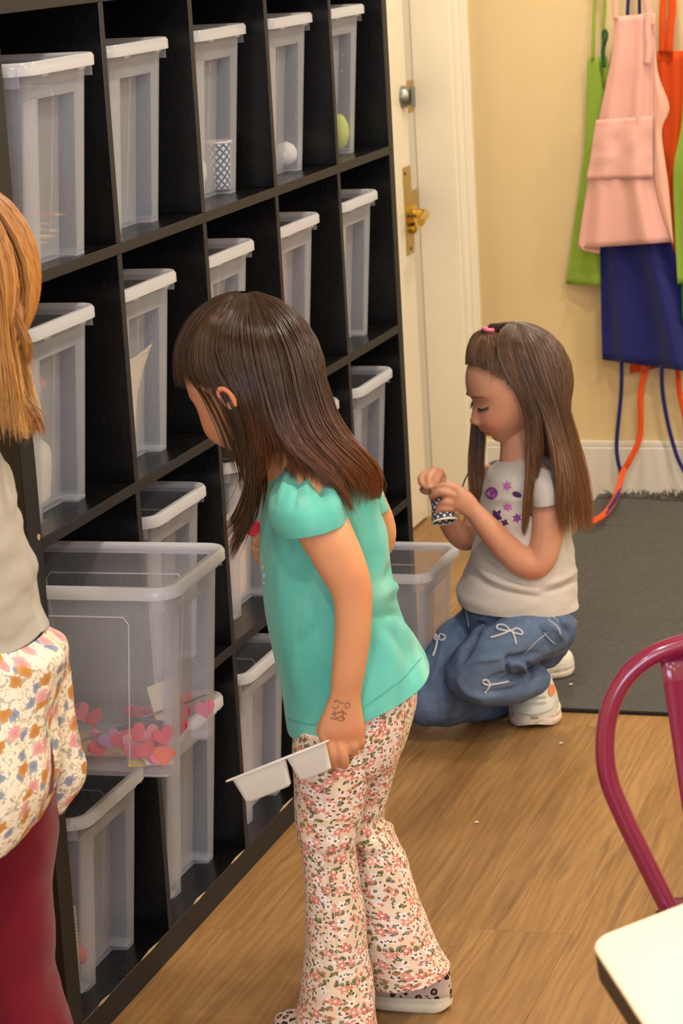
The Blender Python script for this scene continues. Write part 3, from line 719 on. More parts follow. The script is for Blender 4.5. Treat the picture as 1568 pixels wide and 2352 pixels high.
blob('paper_ball', (q.x + 0.092, q.y + 0.040, RZ[1] + 0.046), 0.036, (1, 1, 1), WH, 'white crumpled paper ball beside the blue cup', 'paper', 3, 0.25, 6)
t = thing('juice_box', (q.x + 0.02, q.y - 0.03, RZ[1] + 0.008), 'pale carton with an orange edge behind the blue cup', 'carton')
obj('carton', MB().box(q.x - 0.01, q.x + 0.05, q.y - 0.06, q.y + 0.06, RZ[1] + 0.008, RZ[1] + 0.14), CP_, t, bevel=0.002); obj('label_band', MB().box(q.x + 0.050, q.x + 0.051, q.y + 0.0, q.y + 0.05, RZ[1] + 0.03, RZ[1] + 0.12), plain('orange_label', (232, 120, 70), 0.5), t)
q = binpos[3]; blob('foam_ball', (q.x + 0.134, q.y + 0.090, RZ[1] + 0.034), 0.024, (1, 1, 1), WH, 'white foam ball in the fourth bin of the top row', 'ball', 5, 0.05)
q = binpos[4]; blob('toy_egg', (q.x + 0.136, q.y + 0.092, RZ[1] + 0.046), 0.025, (0.85, 0.85, 1.5), plain('yellow_green_plastic', (206, 220, 84), 0.35), 'yellow-green toy egg in the top row bin beside the door', 'egg', 1, 0.04)
# papers
def mk_news():
    m = NT('printed_newspaper'); c = m.coord('Object', (1, 1, 1)); sp = m.n('ShaderNodeSeparateXYZ'); m.l(c, sp.inputs[0])
    ln = m.math('GREATER_THAN', m.math('FRACT', m.math('MULTIPLY', sp.outputs[2], 160.0)), 0.55)
    nz = m.math('GREATER_THAN', m.noise(m.coord('Object', (60, 60, 8)), 5, 2), 0.47)
    m.l(m.mix(m.math('MULTIPLY', m.math('MULTIPLY', ln, nz), 0.55), s2l(226, 206, 170), s2l(92, 78, 64)), m.b.inputs['Base Color']); m.set(rough=0.9); return m.m
M['news'] = mk_news()
def bent_sheet(name, P, mat, lab, cat):
    """paper through a grid of corner points: rows of points"""
    rows = [catmull(r, 6) for r in P]; colsn = len(rows[0]); grid = []
    for j in range(colsn): grid.append([Vector(q_) for q_ in catmull([r[j] for r in rows], 6)])
    o = obj(name, MB().loft(grid, False, False, False), mat, None, smooth=True, solid=0.0008); return tag(o, lab, cat)
q = binpos[6]; z = RZ[2] + 0.009
bent_sheet('newspaper', [[(q.x + 0.130, q.y - 0.06, z), (q.x + 0.131, q.y, z), (q.x + 0.131, q.y + 0.035, z)], [(q.x + 0.134, q.y - 0.06, z + 0.10), (q.x + 0.135, q.y + 0.01, z + 0.10), (q.x + 0.135, q.y + 0.060, z + 0.10)], [(q.x + 0.137, q.y - 0.055, z + 0.175), (q.x + 0.138, q.y + 0.035, z + 0.163), (q.x + 0.150, q.y + 0.105, z + 0.178)]], M['news'], 'folded newspaper standing in the second row bin', 'newspaper')
q = binpos[5]
bent_sheet('paper_sheet', [[(q.x + 0.131, q.y - 0.05, z), (q.x + 0.130, q.y, z), (q.x + 0.128, q.y + 0.045, z)], [(q.x + 0.126, q.y - 0.05, z + 0.04), (q.x + 0.128, q.y, z + 0.05), (q.x + 0.128, q.y + 0.062, z + 0.075)], [(q.x + 0.09, q.y - 0.05, z + 0.07), (q.x + 0.10, q.y, z + 0.08), (q.x + 0.11, q.y + 0.066, z + 0.095)]], CP_, 'cream paper curled at the bottom of the second row bin', 'paper')
put(flat('craft_card', 0.10, 0.16, 0.002, plain('grey_lilac_card', (150, 148, 170), 0.8)), 'craft_card', (q.x + 0.03, q.y, z + 0.002), (0, 0, 0.2), 'lilac grey card on the floor of the paper bin', 'card')
blob('paper_flower', (q.x + 0.118, q.y + 0.045, z + 0.19), 0.016, (1, 1, 0.8), plain('coral_tissue', (214, 120, 100), 0.8), 'coral tissue flower glimpsed inside the paper bin', 'flower', 2, 0.3, 5)
bent_sheet('paper_sheet', [[(q.x + 0.105, q.y - 0.06, z), (q.x + 0.105, q.y + 0.03, z)], [(q.x + 0.108, q.y - 0.06, z + 0.12), (q.x + 0.108, q.y + 0.035, z + 0.12)], [(q.x + 0.110, q.y - 0.06, z + 0.235), (q.x + 0.110, q.y + 0.03, z + 0.24)]], plain('tan_paper', (206, 190, 160), 0.85), 'tall tan sheet standing in the paper bin', 'paper')
q = binpos[8]
bent_sheet('paper_sheet', [[(q.x + 0.128, q.y - 0.02, z + 0.03), (q.x + 0.128, q.y + 0.03, z + 0.03)], [(q.x + 0.138, q.y - 0.02, z + 0.15), (q.x + 0.138, q.y + 0.03, z + 0.15)], [(q.x + 0.146, q.y - 0.02, z + 0.27), (q.x + 0.146, q.y + 0.03, z + 0.27)]], plain('pink_sheet', (236, 120, 140), 0.7), 'pink sheet standing in the fourth bin of the second row', 'paper')
bent_sheet('paper_sheet', [[(q.x + 0.131, q.y - 0.06, z), (q.x + 0.131, q.y + 0.06, z)], [(q.x + 0.133, q.y - 0.06, z + 0.06), (q.x + 0.133, q.y + 0.062, z + 0.06)], [(q.x + 0.135, q.y - 0.06, z + 0.15), (q.x + 0.134, q.y + 0.03, z + 0.12)]], WH, 'white sheet standing in front of the pink sheet', 'paper')
q = binpos[9]; blob('plastic_bag', (q.x + 0.098, q.y + 0.030, z + 0.065), 0.07, (0.45, 1.0, 0.9), mk_plastic('thin_bag_plastic', 0.35, (0.93, 0.93, 0.94), 0.15), 'crumpled clear plastic bag in the bin beside the door', 'bag', 9, 0.5, 4, 28)
z = RZ[3] + 0.009; q = binpos[11]
bent_sheet('paper_sheet', [[(q.x + 0.130, q.y - 0.06, z), (q.x + 0.130, q.y + 0.062, z)], [(q.x + 0.134, q.y - 0.06, z + 0.09), (q.x + 0.134, q.y + 0.064, z + 0.09)], [(q.x + 0.137, q.y - 0.06, z + 0.18), (q.x + 0.137, q.y + 0.064, z + 0.19)]], plain('peach_paper', (232, 206, 176), 0.85), 'peach paper standing in the bin before the teal shirt', 'paper')
q = binpos[13]
bent_sheet('foil_wrapper', [[(q.x + 0.02, q.y - 0.09, z + 0.19), (q.x + 0.10, q.y - 0.06, z + 0.20)], [(q.x + 0.02, q.y - 0.08, z + 0.22), (q.x + 0.10, q.y - 0.05, z + 0.235)]], plain('gold_foil', (240, 200, 120), 0.2, metal=1.0), 'gold foil strip inside the third row bin by the shelf end', 'foil')
z = RZ[4] + 0.009; q = binpos[15]
bent_sheet('paper_sheet', [[(q.x + 0.10, q.y - 0.105, z), (q.x + 0.15, q.y - 0.10, z)], [(q.x + 0.10, q.y - 0.108, z + 0.07), (q.x + 0.155, q.y - 0.102, z + 0.07)], [(q.x + 0.10, q.y - 0.108, z + 0.14), (q.x + 0.155, q.y - 0.103, z + 0.14)]], M['news'], 'printed sheet standing in the leftmost bottom bin', 'paper')
blob('pompom', (q.x + 0.145, q.y - 0.085, z + 0.045), 0.014, (1, 1, 1), plain('coral_pompom', (232, 84, 76), 0.9), 'coral pompom in the corner of the leftmost bottom bin', 'pompom', 1, 0.2, 8)
blob('pompom', (q.x + 0.11, q.y + 0.03, z + 0.02), 0.014, (1, 1, 1), plain('amber_pompom', (220, 150, 70), 0.9), 'amber pompom on the floor of the leftmost bottom bin', 'pompom', 4, 0.2, 8)
q = binpos[17]
bent_sheet('paper_sheet', [[(q.x + 0.12, q.y - 0.05, z), (q.x + 0.12, q.y + 0.05, z)], [(q.x + 0.118, q.y - 0.05, z + 0.07), (q.x + 0.12, q.y + 0.055, z + 0.07)], [(q.x + 0.11, q.y + 0.0, z + 0.15), (q.x + 0.115, q.y + 0.055, z + 0.16)]], plain('rose_paper', (226, 170, 176), 0.85), 'rose paper inside the bottom bin behind the tray', 'paper')
# ------------------------------------------------------------------ figure tools
def ring_pair(P, row, n=28, ex=2.3):
    Lx, Ly, Rx, Ry, off, b = row
    L, R_ = P(Lx, Ly, off), P(Rx, Ry, off); c = (L + R_)/2; h = (R_ - L)/2
    pts = []
    for k in range(n):
        t = 2*PI*k/n; cs, sn = math.cos(t), math.sin(t)
        cs = math.copysign(abs(cs)**(2/ex), cs); sn = math.copysign(abs(sn)**(2/ex), sn)
        pts.append(c + h*cs + NH*(b*sn))
    return pts
def trace(P, rows, n=28, k=5, ex=2.2):
    """rings from traced left/right outlines: (Lx, Ly, Rx, Ry, distance from the figure's plane, half depth or None)"""
    R_ = []
    for r in rows:
        r = list(r) + [None]*(6 - len(r))
        if r[5] is None: r[5] = (P(r[2], r[3], r[4]) - P(r[0], r[1], r[4])).length / 2
        R_.append(tuple(r))
    return [ring_pair(P, r, n, ex) for r in catmull(R_, k)]
def pxm(p): return F_PX / (p - CAM).dot(FWD)
def chain(mb, P, pts, n=16, k=5, flat=1.0):
    """tapering limb through (px, py, off, radius in px)"""
    Q = []
    for a, b, o, r in pts:
        p = P(a, b, o); Q.append((*p, r / pxm(p)))
    D = catmull(Q, k); pt = [Vector(d[:3]) for d in D]; rd = [d[3] for d in D]
    # rounded ends
    def cap(p, d, r): return [p + d*r*s for s in (0.5, 0.85, 0.98)], [r*s for s in (0.87, 0.53, 0.2)]
    e0, r0 = cap(pt[0], (pt[0] - pt[1]).normalized(), rd[0]); e1, r1 = cap(pt[-1], (pt[-1] - pt[-2]).normalized(), rd[-1])
    mb.tube(list(reversed(e0)) + pt + e1, list(reversed(r0)) + rd + r1, n, flat=flat); return mb
def remesh(mb, voxel, smooth=4):
    me = mb if isinstance(mb, bpy.types.Mesh) else mb.mesh('tmp'); fix_normals(me)
    o = bpy.data.objects.new('tmp', me); col.objects.link(o)
    m = o.modifiers.new('r', 'REMESH'); m.mode = 'VOXEL'; m.voxel_size = voxel
    if smooth:
        s = o.modifiers.new('s', 'SMOOTH'); s.factor = 0.5; s.iterations = smooth
    dg = bpy.context.evaluated_depsgraph_get(); ev = o.evaluated_get(dg)
    out = bpy.data.meshes.new_from_object(ev, depsgraph=dg)
    bpy.data.objects.remove(o); bpy.data.meshes.remove(me); return out
def wrinkle(me, amp, freq, stretch=(1, 1, 1), seed=0.0):
    N = [v.normal.copy() for v in me.vertices]; out = []
    for v, n_ in zip(me.vertices, N):
        c = v.co; q = c + n_ * (amp * noise.noise(Vector((c.x*freq*stretch[0] + seed, c.y*freq*stretch[1], c.z*freq*stretch[2])))); out += q[:]
    me.vertices.foreach_set('co', out); me.update()
def to_px(p):
    d = p - CAM; z = d.dot(FWD); return 784 + F_PX*d.dot(RGT)/z, 1176 + F_PX*d.dot(DWN)/z
def crease(me, folds, origin=Vector((0, 0, 0))):
    """cloth folds: (points seen in the photograph, height in m, width in px); + ridge, - furrow; only on the side facing the lens"""
    N = [v.normal.copy() for v in me.vertices]; out = []
    F = []
    for pts, amp, w in folds:
        D = catmull(pts, 4) if len(pts) > 2 else [tuple(p) for p in pts]
        xs = [p[0] for p in D]; ys = [p[1] for p in D]; L = len(D) - 1
        F.append((D, amp, w, min(xs) - 3*w, max(xs) + 3*w, min(ys) - 3*w, max(ys) + 3*w, L))
    for v, n_ in zip(me.vertices, N):
        p = v.co + origin; h = 0.0
        if n_.dot(p - CAM) < 0:
            x, y = to_px(p)
            for D, amp, w, x0, x1, y0, y1, L in F:
                if x < x0 or x > x1 or y < y0 or y > y1: continue
                best = 1e9; bt = 0
                for i in range(L):
                    ax, ay = D[i]; bx, by = D[i+1]; dx, dy = bx - ax, by - ay; l2 = dx*dx + dy*dy + 1e-9
                    t = min(1, max(0, ((x - ax)*dx + (y - ay)*dy)/l2)); e = (x - ax - t*dx)**2 + (y - ay - t*dy)**2
                    if e < best: best = e; bt = (i + t)/L
                r = math.sqrt(best)/w
                h += amp*math.exp(-r*r)*(1 - 0.35*r)*math.sin(PI*(0.12 + 0.76*bt))
        out += (v.co + n_*h)[:]
    me.vertices.foreach_set('co', out); me.update()
def to_child(me, parent):
    o = worigin(parent)
    me.transform(Matrix.Translation(-o)); me.update(); return me
class Surf:                                         # where a ray of sight meets a finished surface
    def __init__(s, me, origin=Vector((0, 0, 0))):
        s.t = BVHTree.FromPolygons([v.co + origin for v in me.vertices], [tuple(p.vertices) for p in me.polygons])
    def hit(s, px, py, lift=0.0018):
        d = ray(px, py).normalized(); loc, nor, i, dist = s.t.ray_cast(CAM, d)
        if loc is None: return None
        if nor.dot(d) > 0: nor = -nor
        return loc + nor*lift
    def line(s, mb, pts, r, k=6, n=5, closed=False):
        if closed: pts = list(pts) + [pts[0]]
        seg = []
        for a, b in catmull(pts, k):
            h = s.hit(a, b)
            if h is not None: seg.append(h)
        if len(seg) > 1: mb.tube(seg, r, n)
        return mb
    def patch(s, mb, cx, cy, rx, ry=None, petals=0, n=20, ang=0.0, deep=0.25, lift=0.0018):
        ry = ry or rx; c = s.hit(cx, cy, lift)
        if c is None: return mb
        ringp = []
        for i in range(n):
            t = 2*PI*i/n; q = 1 - deep*(0.5 - 0.5*math.cos(petals*t)) if petals else 1
            a, b = rx*q*math.cos(t), ry*q*math.sin(t)
            h = s.hit(cx + a*math.cos(ang) - b*math.sin(ang), cy + a*math.sin(ang) + b*math.cos(ang), lift)
            ringp.append(h if h is not None else c)
        mb.add([c] + ringp, [(0, 1 + i, 1 + (i+1) % n) for i in range(n)]); return mb

# head: x = her left, y = her front, z = up; about 0.2 m from chin to crown
def head_local(d):
    x, y, z = d; t = max(-z, 0.0); u = max(z, 0.0)
    X = x * 0.0765 * (1 - 0.25*t**2.0); Y = y * (0.088 if y > 0 else 0.104 - 0.035*t); Z = z * 0.100
    Y += 0.036 * t*t
    if y < 0: X *= 1 + 0.05*u
    if y > 0:
        g = lambda a, b, w, h: math.exp(-((X - a)/w)**2 - ((Z - b)/h)**2)
        w = min(1.0, y*2.2)
        Y += w * (0.003*g(0, 0.055, 0.06, 0.03) - 0.004*g(0, 0.004, 0.016, 0.012))
        for s in (-1, 1):
            Y += w * (-0.0095*g(s*0.029, 0.000, 0.017, 0.011) + 0.0045*g(s*0.029, -0.001, 0.013, 0.008) + 0.012*g(s*0.036, -0.042, 0.026, 0.026) + 0.002*g(s*0.028, 0.017, 0.022, 0.006))
        nz = 0.0
        if -0.050 < Z < 0.006:
            q = (0.006 - Z)/0.037
            nz = 0.0165*q**1.7 if q <= 1 else 0.0165*max(0, 1 - ((q - 1)/0.5)**1.3)
        Y += w * nz * math.exp(-(X/(0.0095 + 0.0045*max(0, min(1, (0.0 - Z)/0.035))))**2)
        for s in (-1, 1): Y += w * 0.0055*g(s*0.0125, -0.034, 0.0065, 0.006)
        Y += w * (0.0070*g(0, -0.0555, 0.018, 0.0055) + 0.0060*g(0, -0.0670, 0.015, 0.0055) - 0.0040*g(0, -0.0612, 0.021, 0.0022) - 0.003*g(0, -0.077, 0.02, 0.005) + 0.004*g(0, -0.092, 0.022, 0.014))
    return Vector((X, Y, Z))
def head_mesh(C, ax, ay, az, s, nu=150, nv=110):
    mb = MB(); rings = []
    for i in range(1, nv):
        th = PI*i/nv; row = []
        for k in range(nu):
            ph = 2*PI*k/nu; p = head_local((math.sin(th)*math.cos(ph), math.sin(th)*math.sin(ph), math.cos(th)))*s
            row.append(C + ax*p.x + ay*p.y + az*p.z)
        rings.append(row)
    return mb.loft(rings)
def head_axes(yaw, pitch, roll=0.0):
    """facing: yaw measured from image-left (0 = pure left profile, + = turned to the photographer), pitch down"""
    f0 = (-RH*math.cos(yaw) - NH*math.sin(yaw)).normalized(); up = Vector((0, 0, 1))
    ay = (f0*math.cos(pitch) - up*math.sin(pitch)).normalized(); az = (up*math.cos(pitch) + f0*math.sin(pitch)).normalized()
    ax = az.cross(ay) * -1
    ax = ay.cross(az) * -1
    if roll:
        r = Matrix.Rotation(roll, 3, ay); ax = r @ ax; az = r @ az
    return ax, ay, az
def front_y(x, z, s):
    """surface of the face over (x, z) in head units"""
    best = None
    for i in range(60, 150):
        zz = z / 0.100
        if abs(zz) >= 1: return 0
        rr = math.sqrt(1 - zz*zz); t = max(-zz, 0)
        xx = x / (0.0765 * (1 - 0.25*t**2.0))
        if abs(xx) >= rr: return 0
        return head_local((xx, math.sqrt(max(rr*rr - xx*xx, 0)), zz)).y
def face_pt(C, A, s, x, z, lift=0.001):
    return C + (A[0]*x + A[1]*(front_y(x, z, s) + lift) + A[2]*z)*s

def skin_mat(name, rgb, red):
    m = NT(name); c = m.coord('Object'); n1 = m.noise(c, 14, 3); n2 = m.noise(c, 420, 2)
    at = m.n('ShaderNodeAttribute', attribute_name='blush')
    base = m.mix(n1, s2l(*rgb), s2l(*red))
    m.l(m.mix(at.outputs['Fac'], base, s2l(*[int(q*0.86) if i else q for i, q in enumerate(red)])), m.b.inputs['Base Color'])
    m.set(rough=0.5, spec=0.35, sss=0.12); m.b.inputs['Subsurface Radius'].default_value = (0.012, 0.005, 0.003); m.b.inputs['Subsurface Scale'].default_value = 0.6
    m.bump(n2, 0.06, 0.0005); return m.m
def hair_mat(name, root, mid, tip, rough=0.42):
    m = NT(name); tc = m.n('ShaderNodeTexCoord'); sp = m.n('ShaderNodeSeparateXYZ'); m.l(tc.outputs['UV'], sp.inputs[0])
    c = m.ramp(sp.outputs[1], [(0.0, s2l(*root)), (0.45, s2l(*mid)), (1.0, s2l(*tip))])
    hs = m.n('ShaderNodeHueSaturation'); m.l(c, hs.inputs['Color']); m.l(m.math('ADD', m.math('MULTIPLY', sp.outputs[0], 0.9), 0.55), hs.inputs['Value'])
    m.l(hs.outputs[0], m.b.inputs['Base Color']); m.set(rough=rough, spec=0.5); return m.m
def resample(G, m):
    D = catmull(G, 8); acc = [0.0]
    for a, b in zip(D[:-1], D[1:]): acc.append(acc[-1] + (Vector(b[:3]) - Vector(a[:3])).length)
    out = []
    for i in range(m):
        s = acc[-1]*i/(m - 1); j = 0
        while j < len(acc) - 2 and acc[j+1] < s: j += 1
        t = (s - acc[j])/max(acc[j+1] - acc[j], 1e-9); out.append(Vector(D[j][:3]).lerp(Vector(D[j+1][:3]), t))
    return out
def off_head(p, hd, lift):
    C, A, s = hd; d = p - C; x, y, z = d.dot(A[0])/s, d.dot(A[1])/s, d.dot(A[2])/s
    ry = 0.090 if y > 0 else 0.104
    r = math.sqrt((x/0.0765)**2 + (y/ry)**2 + (z/0.102)**2); lim = 1.0 + lift/0.09
    return C + d*(lim/r) if 0.2 < r < lim else p
def hair(P, groups, parent, mat, core=None, seed=1, wid=0.0011, m=16, name='hair', head=None, full=0.42):
    """groups: (guides, number of strands, thickness, spread); strands comb along the guides"""
    rnd = random.Random(seed); mb = MB()
    for grp_ in groups:
        guides, count, thick, spread = grp_[:4]; lift0 = grp_[4] if len(grp_) > 4 else 0.004; rj, vo = grp_[5:7] if len(grp_) > 5 else (0.0, 0.0)
        G = [resample([P(*q) for q in g], m) for g in guides]; ng = len(G)
        cen = sum((g[0] for g in G), Vector())/ng
        if len(G) > 1 and thick > 0.0045:                # backing mass under the strands
            S = catmull([[*sum(([*p] for p in g), [])] for g in G], 5)
            rings = []
            for row in S:
                pts = [Vector(row[3*i:3*i+3]) for i in range(m)]
                q_ = [p + ((core or cen) - p).normalized()*thick*0.75 for p in pts[:-2]]
                if head: q_ = [off_head(p, head, lift0*0.4) for p in q_]
                rings.append(q_[3:] if rj else q_)
            b = len(mb.f); mb.loft(rings, False, False, False)
            for fi in range(b, len(mb.f)):
                j = (fi - b) % (len(rings[0]) - 1); mb.uv[fi] = [(0.15, j/m)]*2 + [(0.15, (j+1)/m)]*2
        nclump = max(6, count//14); clumps = [(rnd.random()*(ng - 1), rnd.gauss(0, 1), rnd.gauss(0, 1)) for _ in range(nclump)]
        for q in range(count):
            u = rnd.random()*(ng - 1) if ng > 1 else 0.0
            cl = min(clumps, key=lambda c_: abs(c_[0] - u)); cu = cl[0]
            depth = rnd.random()**1.3; j1 = Vector((rnd.gauss(0, 1), rnd.gauss(0, 1), rnd.gauss(0, 1)))*spread
            fly = rnd.random() < 0.05; ln = 1.0 - 0.16*rnd.random()**2; st = rj*rnd.random()
            pts = []; rad = []
            for i in range(m):
                f = i/(m - 1); fi = (st + f*(ln - st))*(m - 1); i0 = int(min(fi, m - 2)); ft = fi - i0
                uu = u + (cu - u)*0.75*f*f if ng > 1 else 0.0; a = int(min(uu, max(ng - 2, 0))); t = uu - a
                if ng > 1:
                    # smooth blend between neighbouring guides
                    g0, g1, g2, g3 = G[max(a-1, 0)], G[a], G[a+1], G[min(a+2, ng-1)]
                    def at(g): return g[i0].lerp(g[i0+1], ft)
                    p0, p1, p2, p3 = at(g0), at(g1), at(g2), at(g3)
                    p = (p1*2 + (p2 - p0)*t + (p0*2 - p1*5 + p2*4 - p3)*(t*t) + (p1*3 - p0 - p2*3 + p3)*(t**3))*0.5
                else: p = G[0][i0].lerp(G[0][i0+1], ft)
                p = p + ((core or cen) - p).normalized()*(thick*depth*(0.35 + 0.65*math.sin(PI*min(f*1.1, 1)*0.5)))
                p = p + j1*(0.25 + 0.75*f)*(3.0 if fly else 1.0) + Vector((cl[1], cl[2], 0))*spread*0.8*f
                p = p + Vector((noise.noise(p*22 + Vector((cu*3, 0, 0))), noise.noise(p*22 + Vector((0, cu*3, 5))), 0))*spread*1.2*f
                if head: p = off_head(p, head, lift0 + 3.0*lift0*(1 - depth))
                pts.append(p); rad.append(wid*(0.9 if f < 0.75 else max(0.12, (1 - f)*3.4))*(0.5 if fly else 1))
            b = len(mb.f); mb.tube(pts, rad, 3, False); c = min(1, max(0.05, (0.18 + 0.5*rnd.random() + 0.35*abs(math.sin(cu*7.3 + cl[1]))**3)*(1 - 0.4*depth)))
            vl = min(1.0, sum((pts[i+1] - pts[i]).length for i in range(m - 1))/full)
            for fi in range(b, len(mb.f)):
                v = (fi - b)//3; va, vb = min(1, vo + v/m*vl), min(1, vo + (v+1)/m*vl); mb.uv[fi] = [(c, va), (c, va), (c, vb), (c, vb)]
    o = obj(name, mb, mat, parent, smooth=True, recalc=False); o['kind'] = 'stuff'; return o
def cloth(rings, name, mat, parent, amp=0.004, freq=14, seed=0.0, cap=False, solid=0.002, stretch=(1, 1, 1), uv=True, folds=None):
    mb = MB().loft(rings, True, cap, cap, uvscale=uv or None); me = mb.mesh(name); fix_normals(me)
    wrinkle(me, amp, freq, stretch, seed); wrinkle(me, amp*0.4, freq*2.6, stretch, seed + 4)
    if folds: crease(me, folds)
    S = Surf(me); to_child(me, parent)
    return obj(name, me, mat, parent, smooth=True, recalc=False, solid=solid), S
def shoe(parent, heel, ax, L, mat_u, mat_s, width=0.062, height=0.070, sole=0.020):
    up = Vector((0, 0, 1)); sd = up.cross(ax).normalized(); N = 20
    def wid(t): return width/2 * (0.70 + 0.34*math.sin(PI*min(1, max(0, (t - 0.18)/0.82))*0.9))*(math.sqrt(max(0, 1 - (abs(t - 0.5)/0.5)**(4.5 if t > 0.5 else 5.5))))
    def hgt(t): return height*(1.0 if t < 0.25 else 1.0 - 0.58*((t - 0.25)/0.75)**0.85)*(max(0, 1 - (abs(t - 0.5)/0.503)**(14 if t > 0.5 else 30)))**0.5
    ts = [0.004 + 0.992*(0.5 - 0.5*math.cos(PI*i/N)) for i in range(N + 1)]
    def outline(s, z): 
        rk = lambda t: up*(z + (0.011*max(0, 1 - t/0.12)**2 + 0.012*max(0, (t - 0.8)/0.2)**2)*max(0, 1 - z/sole))
        a = [heel + ax*(L*t) + sd*(wid(t)*s) + rk(t) for t in ts]; b = [heel + ax*(L*t) - sd*(wid(t)*s) + rk(t) for t in reversed(ts)]
        return a + b
    SOLE = ( MB().loft([outline(0.97, 0.0005), outline(1.06, 0.004), outline(1.07, sole*0.55), outline(1.03, sole*0.62), outline(1.06, sole*0.7), outline(1.05, sole)]))
    rings = []
    for t in ts:
        w, h = wid(t), hgt(t); c = heel + ax*(L*t) + up*(sole*0.8); rings.append([c + sd*(w*math.copysign(abs(math.cos(a))**0.8, math.cos(a))) + up*(h*math.sin(a)**0.9) for a in (PI*k/14 for k in range(15))])
    u = obj('shoe', MB().loft(rings, True), mat_u, parent, smooth=True)
    obj('sole', SOLE, mat_s, u, smooth=True, auto=50)
    return u
SK = skin_mat('warm_child_skin', (226, 168, 126), (218, 148, 106)); SK2 = skin_mat('fair_child_skin', (224, 170, 140), (214, 148, 118))
def blush(me, spots):
    at = me.attributes.new('blush', 'FLOAT', 'POINT')
    for v in me.vertices:
        q = 0.0
        for c, r, a in spots:
            d = (v.co - c).length
            if d < r*2.5: q = max(q, a*math.exp(-(d/r)**2))
        at.data[v.index].value = q
# ------------------------------------------------------------------ standing girl in teal
def mk_floral():
    m = NT('floral_print_cotton'); tc = m.n('ShaderNodeTexCoord')
    def layer(scale, R, petals, rot=0.0, rnd=1.0, thr=None):
        mp = m.n('ShaderNodeMapping'); mp.inputs[3].default_value = (1, 1, 1); mp.inputs[1].default_value = (rot*1.7, rot*0.9, 0); m.l(tc.outputs['UV'], mp.inputs[0])
        v = m.n('ShaderNodeTexVoronoi', voronoi_dimensions='2D'); v.inputs['Scale'].default_value = scale; v.inputs['Randomness'].default_value = rnd; m.l(mp.outputs[0], v.inputs['Vector'])
        sc_ = m.n('ShaderNodeVectorMath', operation='SCALE'); sc_.inputs['Scale'].default_value = scale; m.l(mp.outputs[0], sc_.inputs[0])
        ps = m.n('ShaderNodeVectorMath', operation='SCALE'); ps.inputs['Scale'].default_value = scale; m.l(v.outputs['Position'], ps.inputs[0])
        sb = m.n('ShaderNodeVectorMath', operation='SUBTRACT'); m.l(sc_.outputs[0], sb.inputs[0]); m.l(ps.outputs[0], sb.inputs[1])
        sp = m.n('ShaderNodeSeparateXYZ'); m.l(sb.outputs[0], sp.inputs[0])
        ang = m.math('ARCTAN2', sp.outputs[1], sp.outputs[0]); cr = m.n('ShaderNodeSeparateColor'); m.l(v.outputs['Color'], cr.inputs[0])
        ang = m.math('ADD', ang, m.math('MULTIPLY', cr.outputs[0], 6.28))
        pet = m.math('ADD', m.math('MULTIPLY', m.math('COSINE', m.math('MULTIPLY', ang, float(petals))), 0.24), 0.76)
        rad = m.math('MULTIPLY', pet, R); f = m.math('LESS_THAN', v.outputs['Distance'], rad)
        if thr is not None: f = m.math('MULTIPLY', f, m.math('GREATER_THAN', cr.outputs[1], thr))
        ctr = m.math('LESS_THAN', v.outputs['Distance'], R*0.26)
        return f, ctr, cr
    base = s2l(238, 214, 186); n = m.noise(m.coord('UV'), 26, 2)
    c = m.mix(m.ramp(n, [(0.45, (0, 0, 0)), (0.62, (0.8, 0.8, 0.8))]), base, s2l(244, 226, 218))
    f, ct, cr = layer(50, 0.30, 5, 0.7, 1.0, 0.35); c = m.mix(f, c, s2l(250, 240, 236)); c = m.mix(m.math('MULTIPLY', f, ct), c, s2l(176, 110, 90))
    f, ct, cr = layer(72, 0.36, 2, 2.1, 1.0, 0.48); c = m.mix(m.math('MULTIPLY', f, 0.9), c, s2l(118, 112, 62))
    f, ct, cr = layer(112, 0.27, 2, 3.3, 1.0, 0.35); c = m.mix(f, c, s2l(92, 96, 66))
    f, ct, cr = layer(84, 0.28, 6, 4.4, 1.0, 0.45); c = m.mix(f, c, s2l(222, 128, 96))
    f, ct, cr = layer(40, 0.33, 5, 5.6, 0.95, 0.12); c = m.mix(f, c, m.mix(cr.outputs[2], s2l(222, 128, 122), s2l(236, 164, 148))); c = m.mix(m.math('MULTIPLY', f, ct), c, s2l(250, 226, 196))
    f, ct, cr = layer(46, 0.34, 5, 9.2, 1.0, 0.55); c = m.mix(f, c, s2l(250, 242, 236)); c = m.mix(m.math('MULTIPLY', f, ct), c, s2l(150, 96, 84))
    f, ct, cr = layer(70, 0.24, 6, 7.9, 1.0, 0.66); c = m.mix(f, c, s2l(78, 92, 78)); c = m.mix(m.math('MULTIPLY', f, ct), c, s2l(236, 216, 190))
    m.l(c, m.b.inputs['Base Color']); m.set(rough=0.85, spec=0.2, sheen=0.1)
    rb = m.n('ShaderNodeTexWave', wave_type='BANDS', bands_direction='X'); rb.inputs['Scale'].default_value = 60.0; m.l(m.coord('UV'), rb.inputs['Vector'])
    m.bump(rb.outputs['Fac'], 0.25, 0.0008); return m.m
M['floral'] = mk_floral()
def mk_teal():
    m = NT('teal_jersey'); c = m.coord('Object'); n = m.noise(m.coord('Object', (1, 1, 0.5)), 9, 3, 0.5, 0.6)
    m.l(m.ramp(n, [(0.38, s2l(86, 178, 166)), (0.55, s2l(102, 192, 178)), (0.74, s2l(150, 216, 194))]), m.b.inputs['Base Color'])
    m.set(rough=0.85, spec=0.2, sheen=0.2); m.bump(m.noise(c, 700, 2), 0.12, 0.0006); return m.m
M['teal'] = mk_teal()
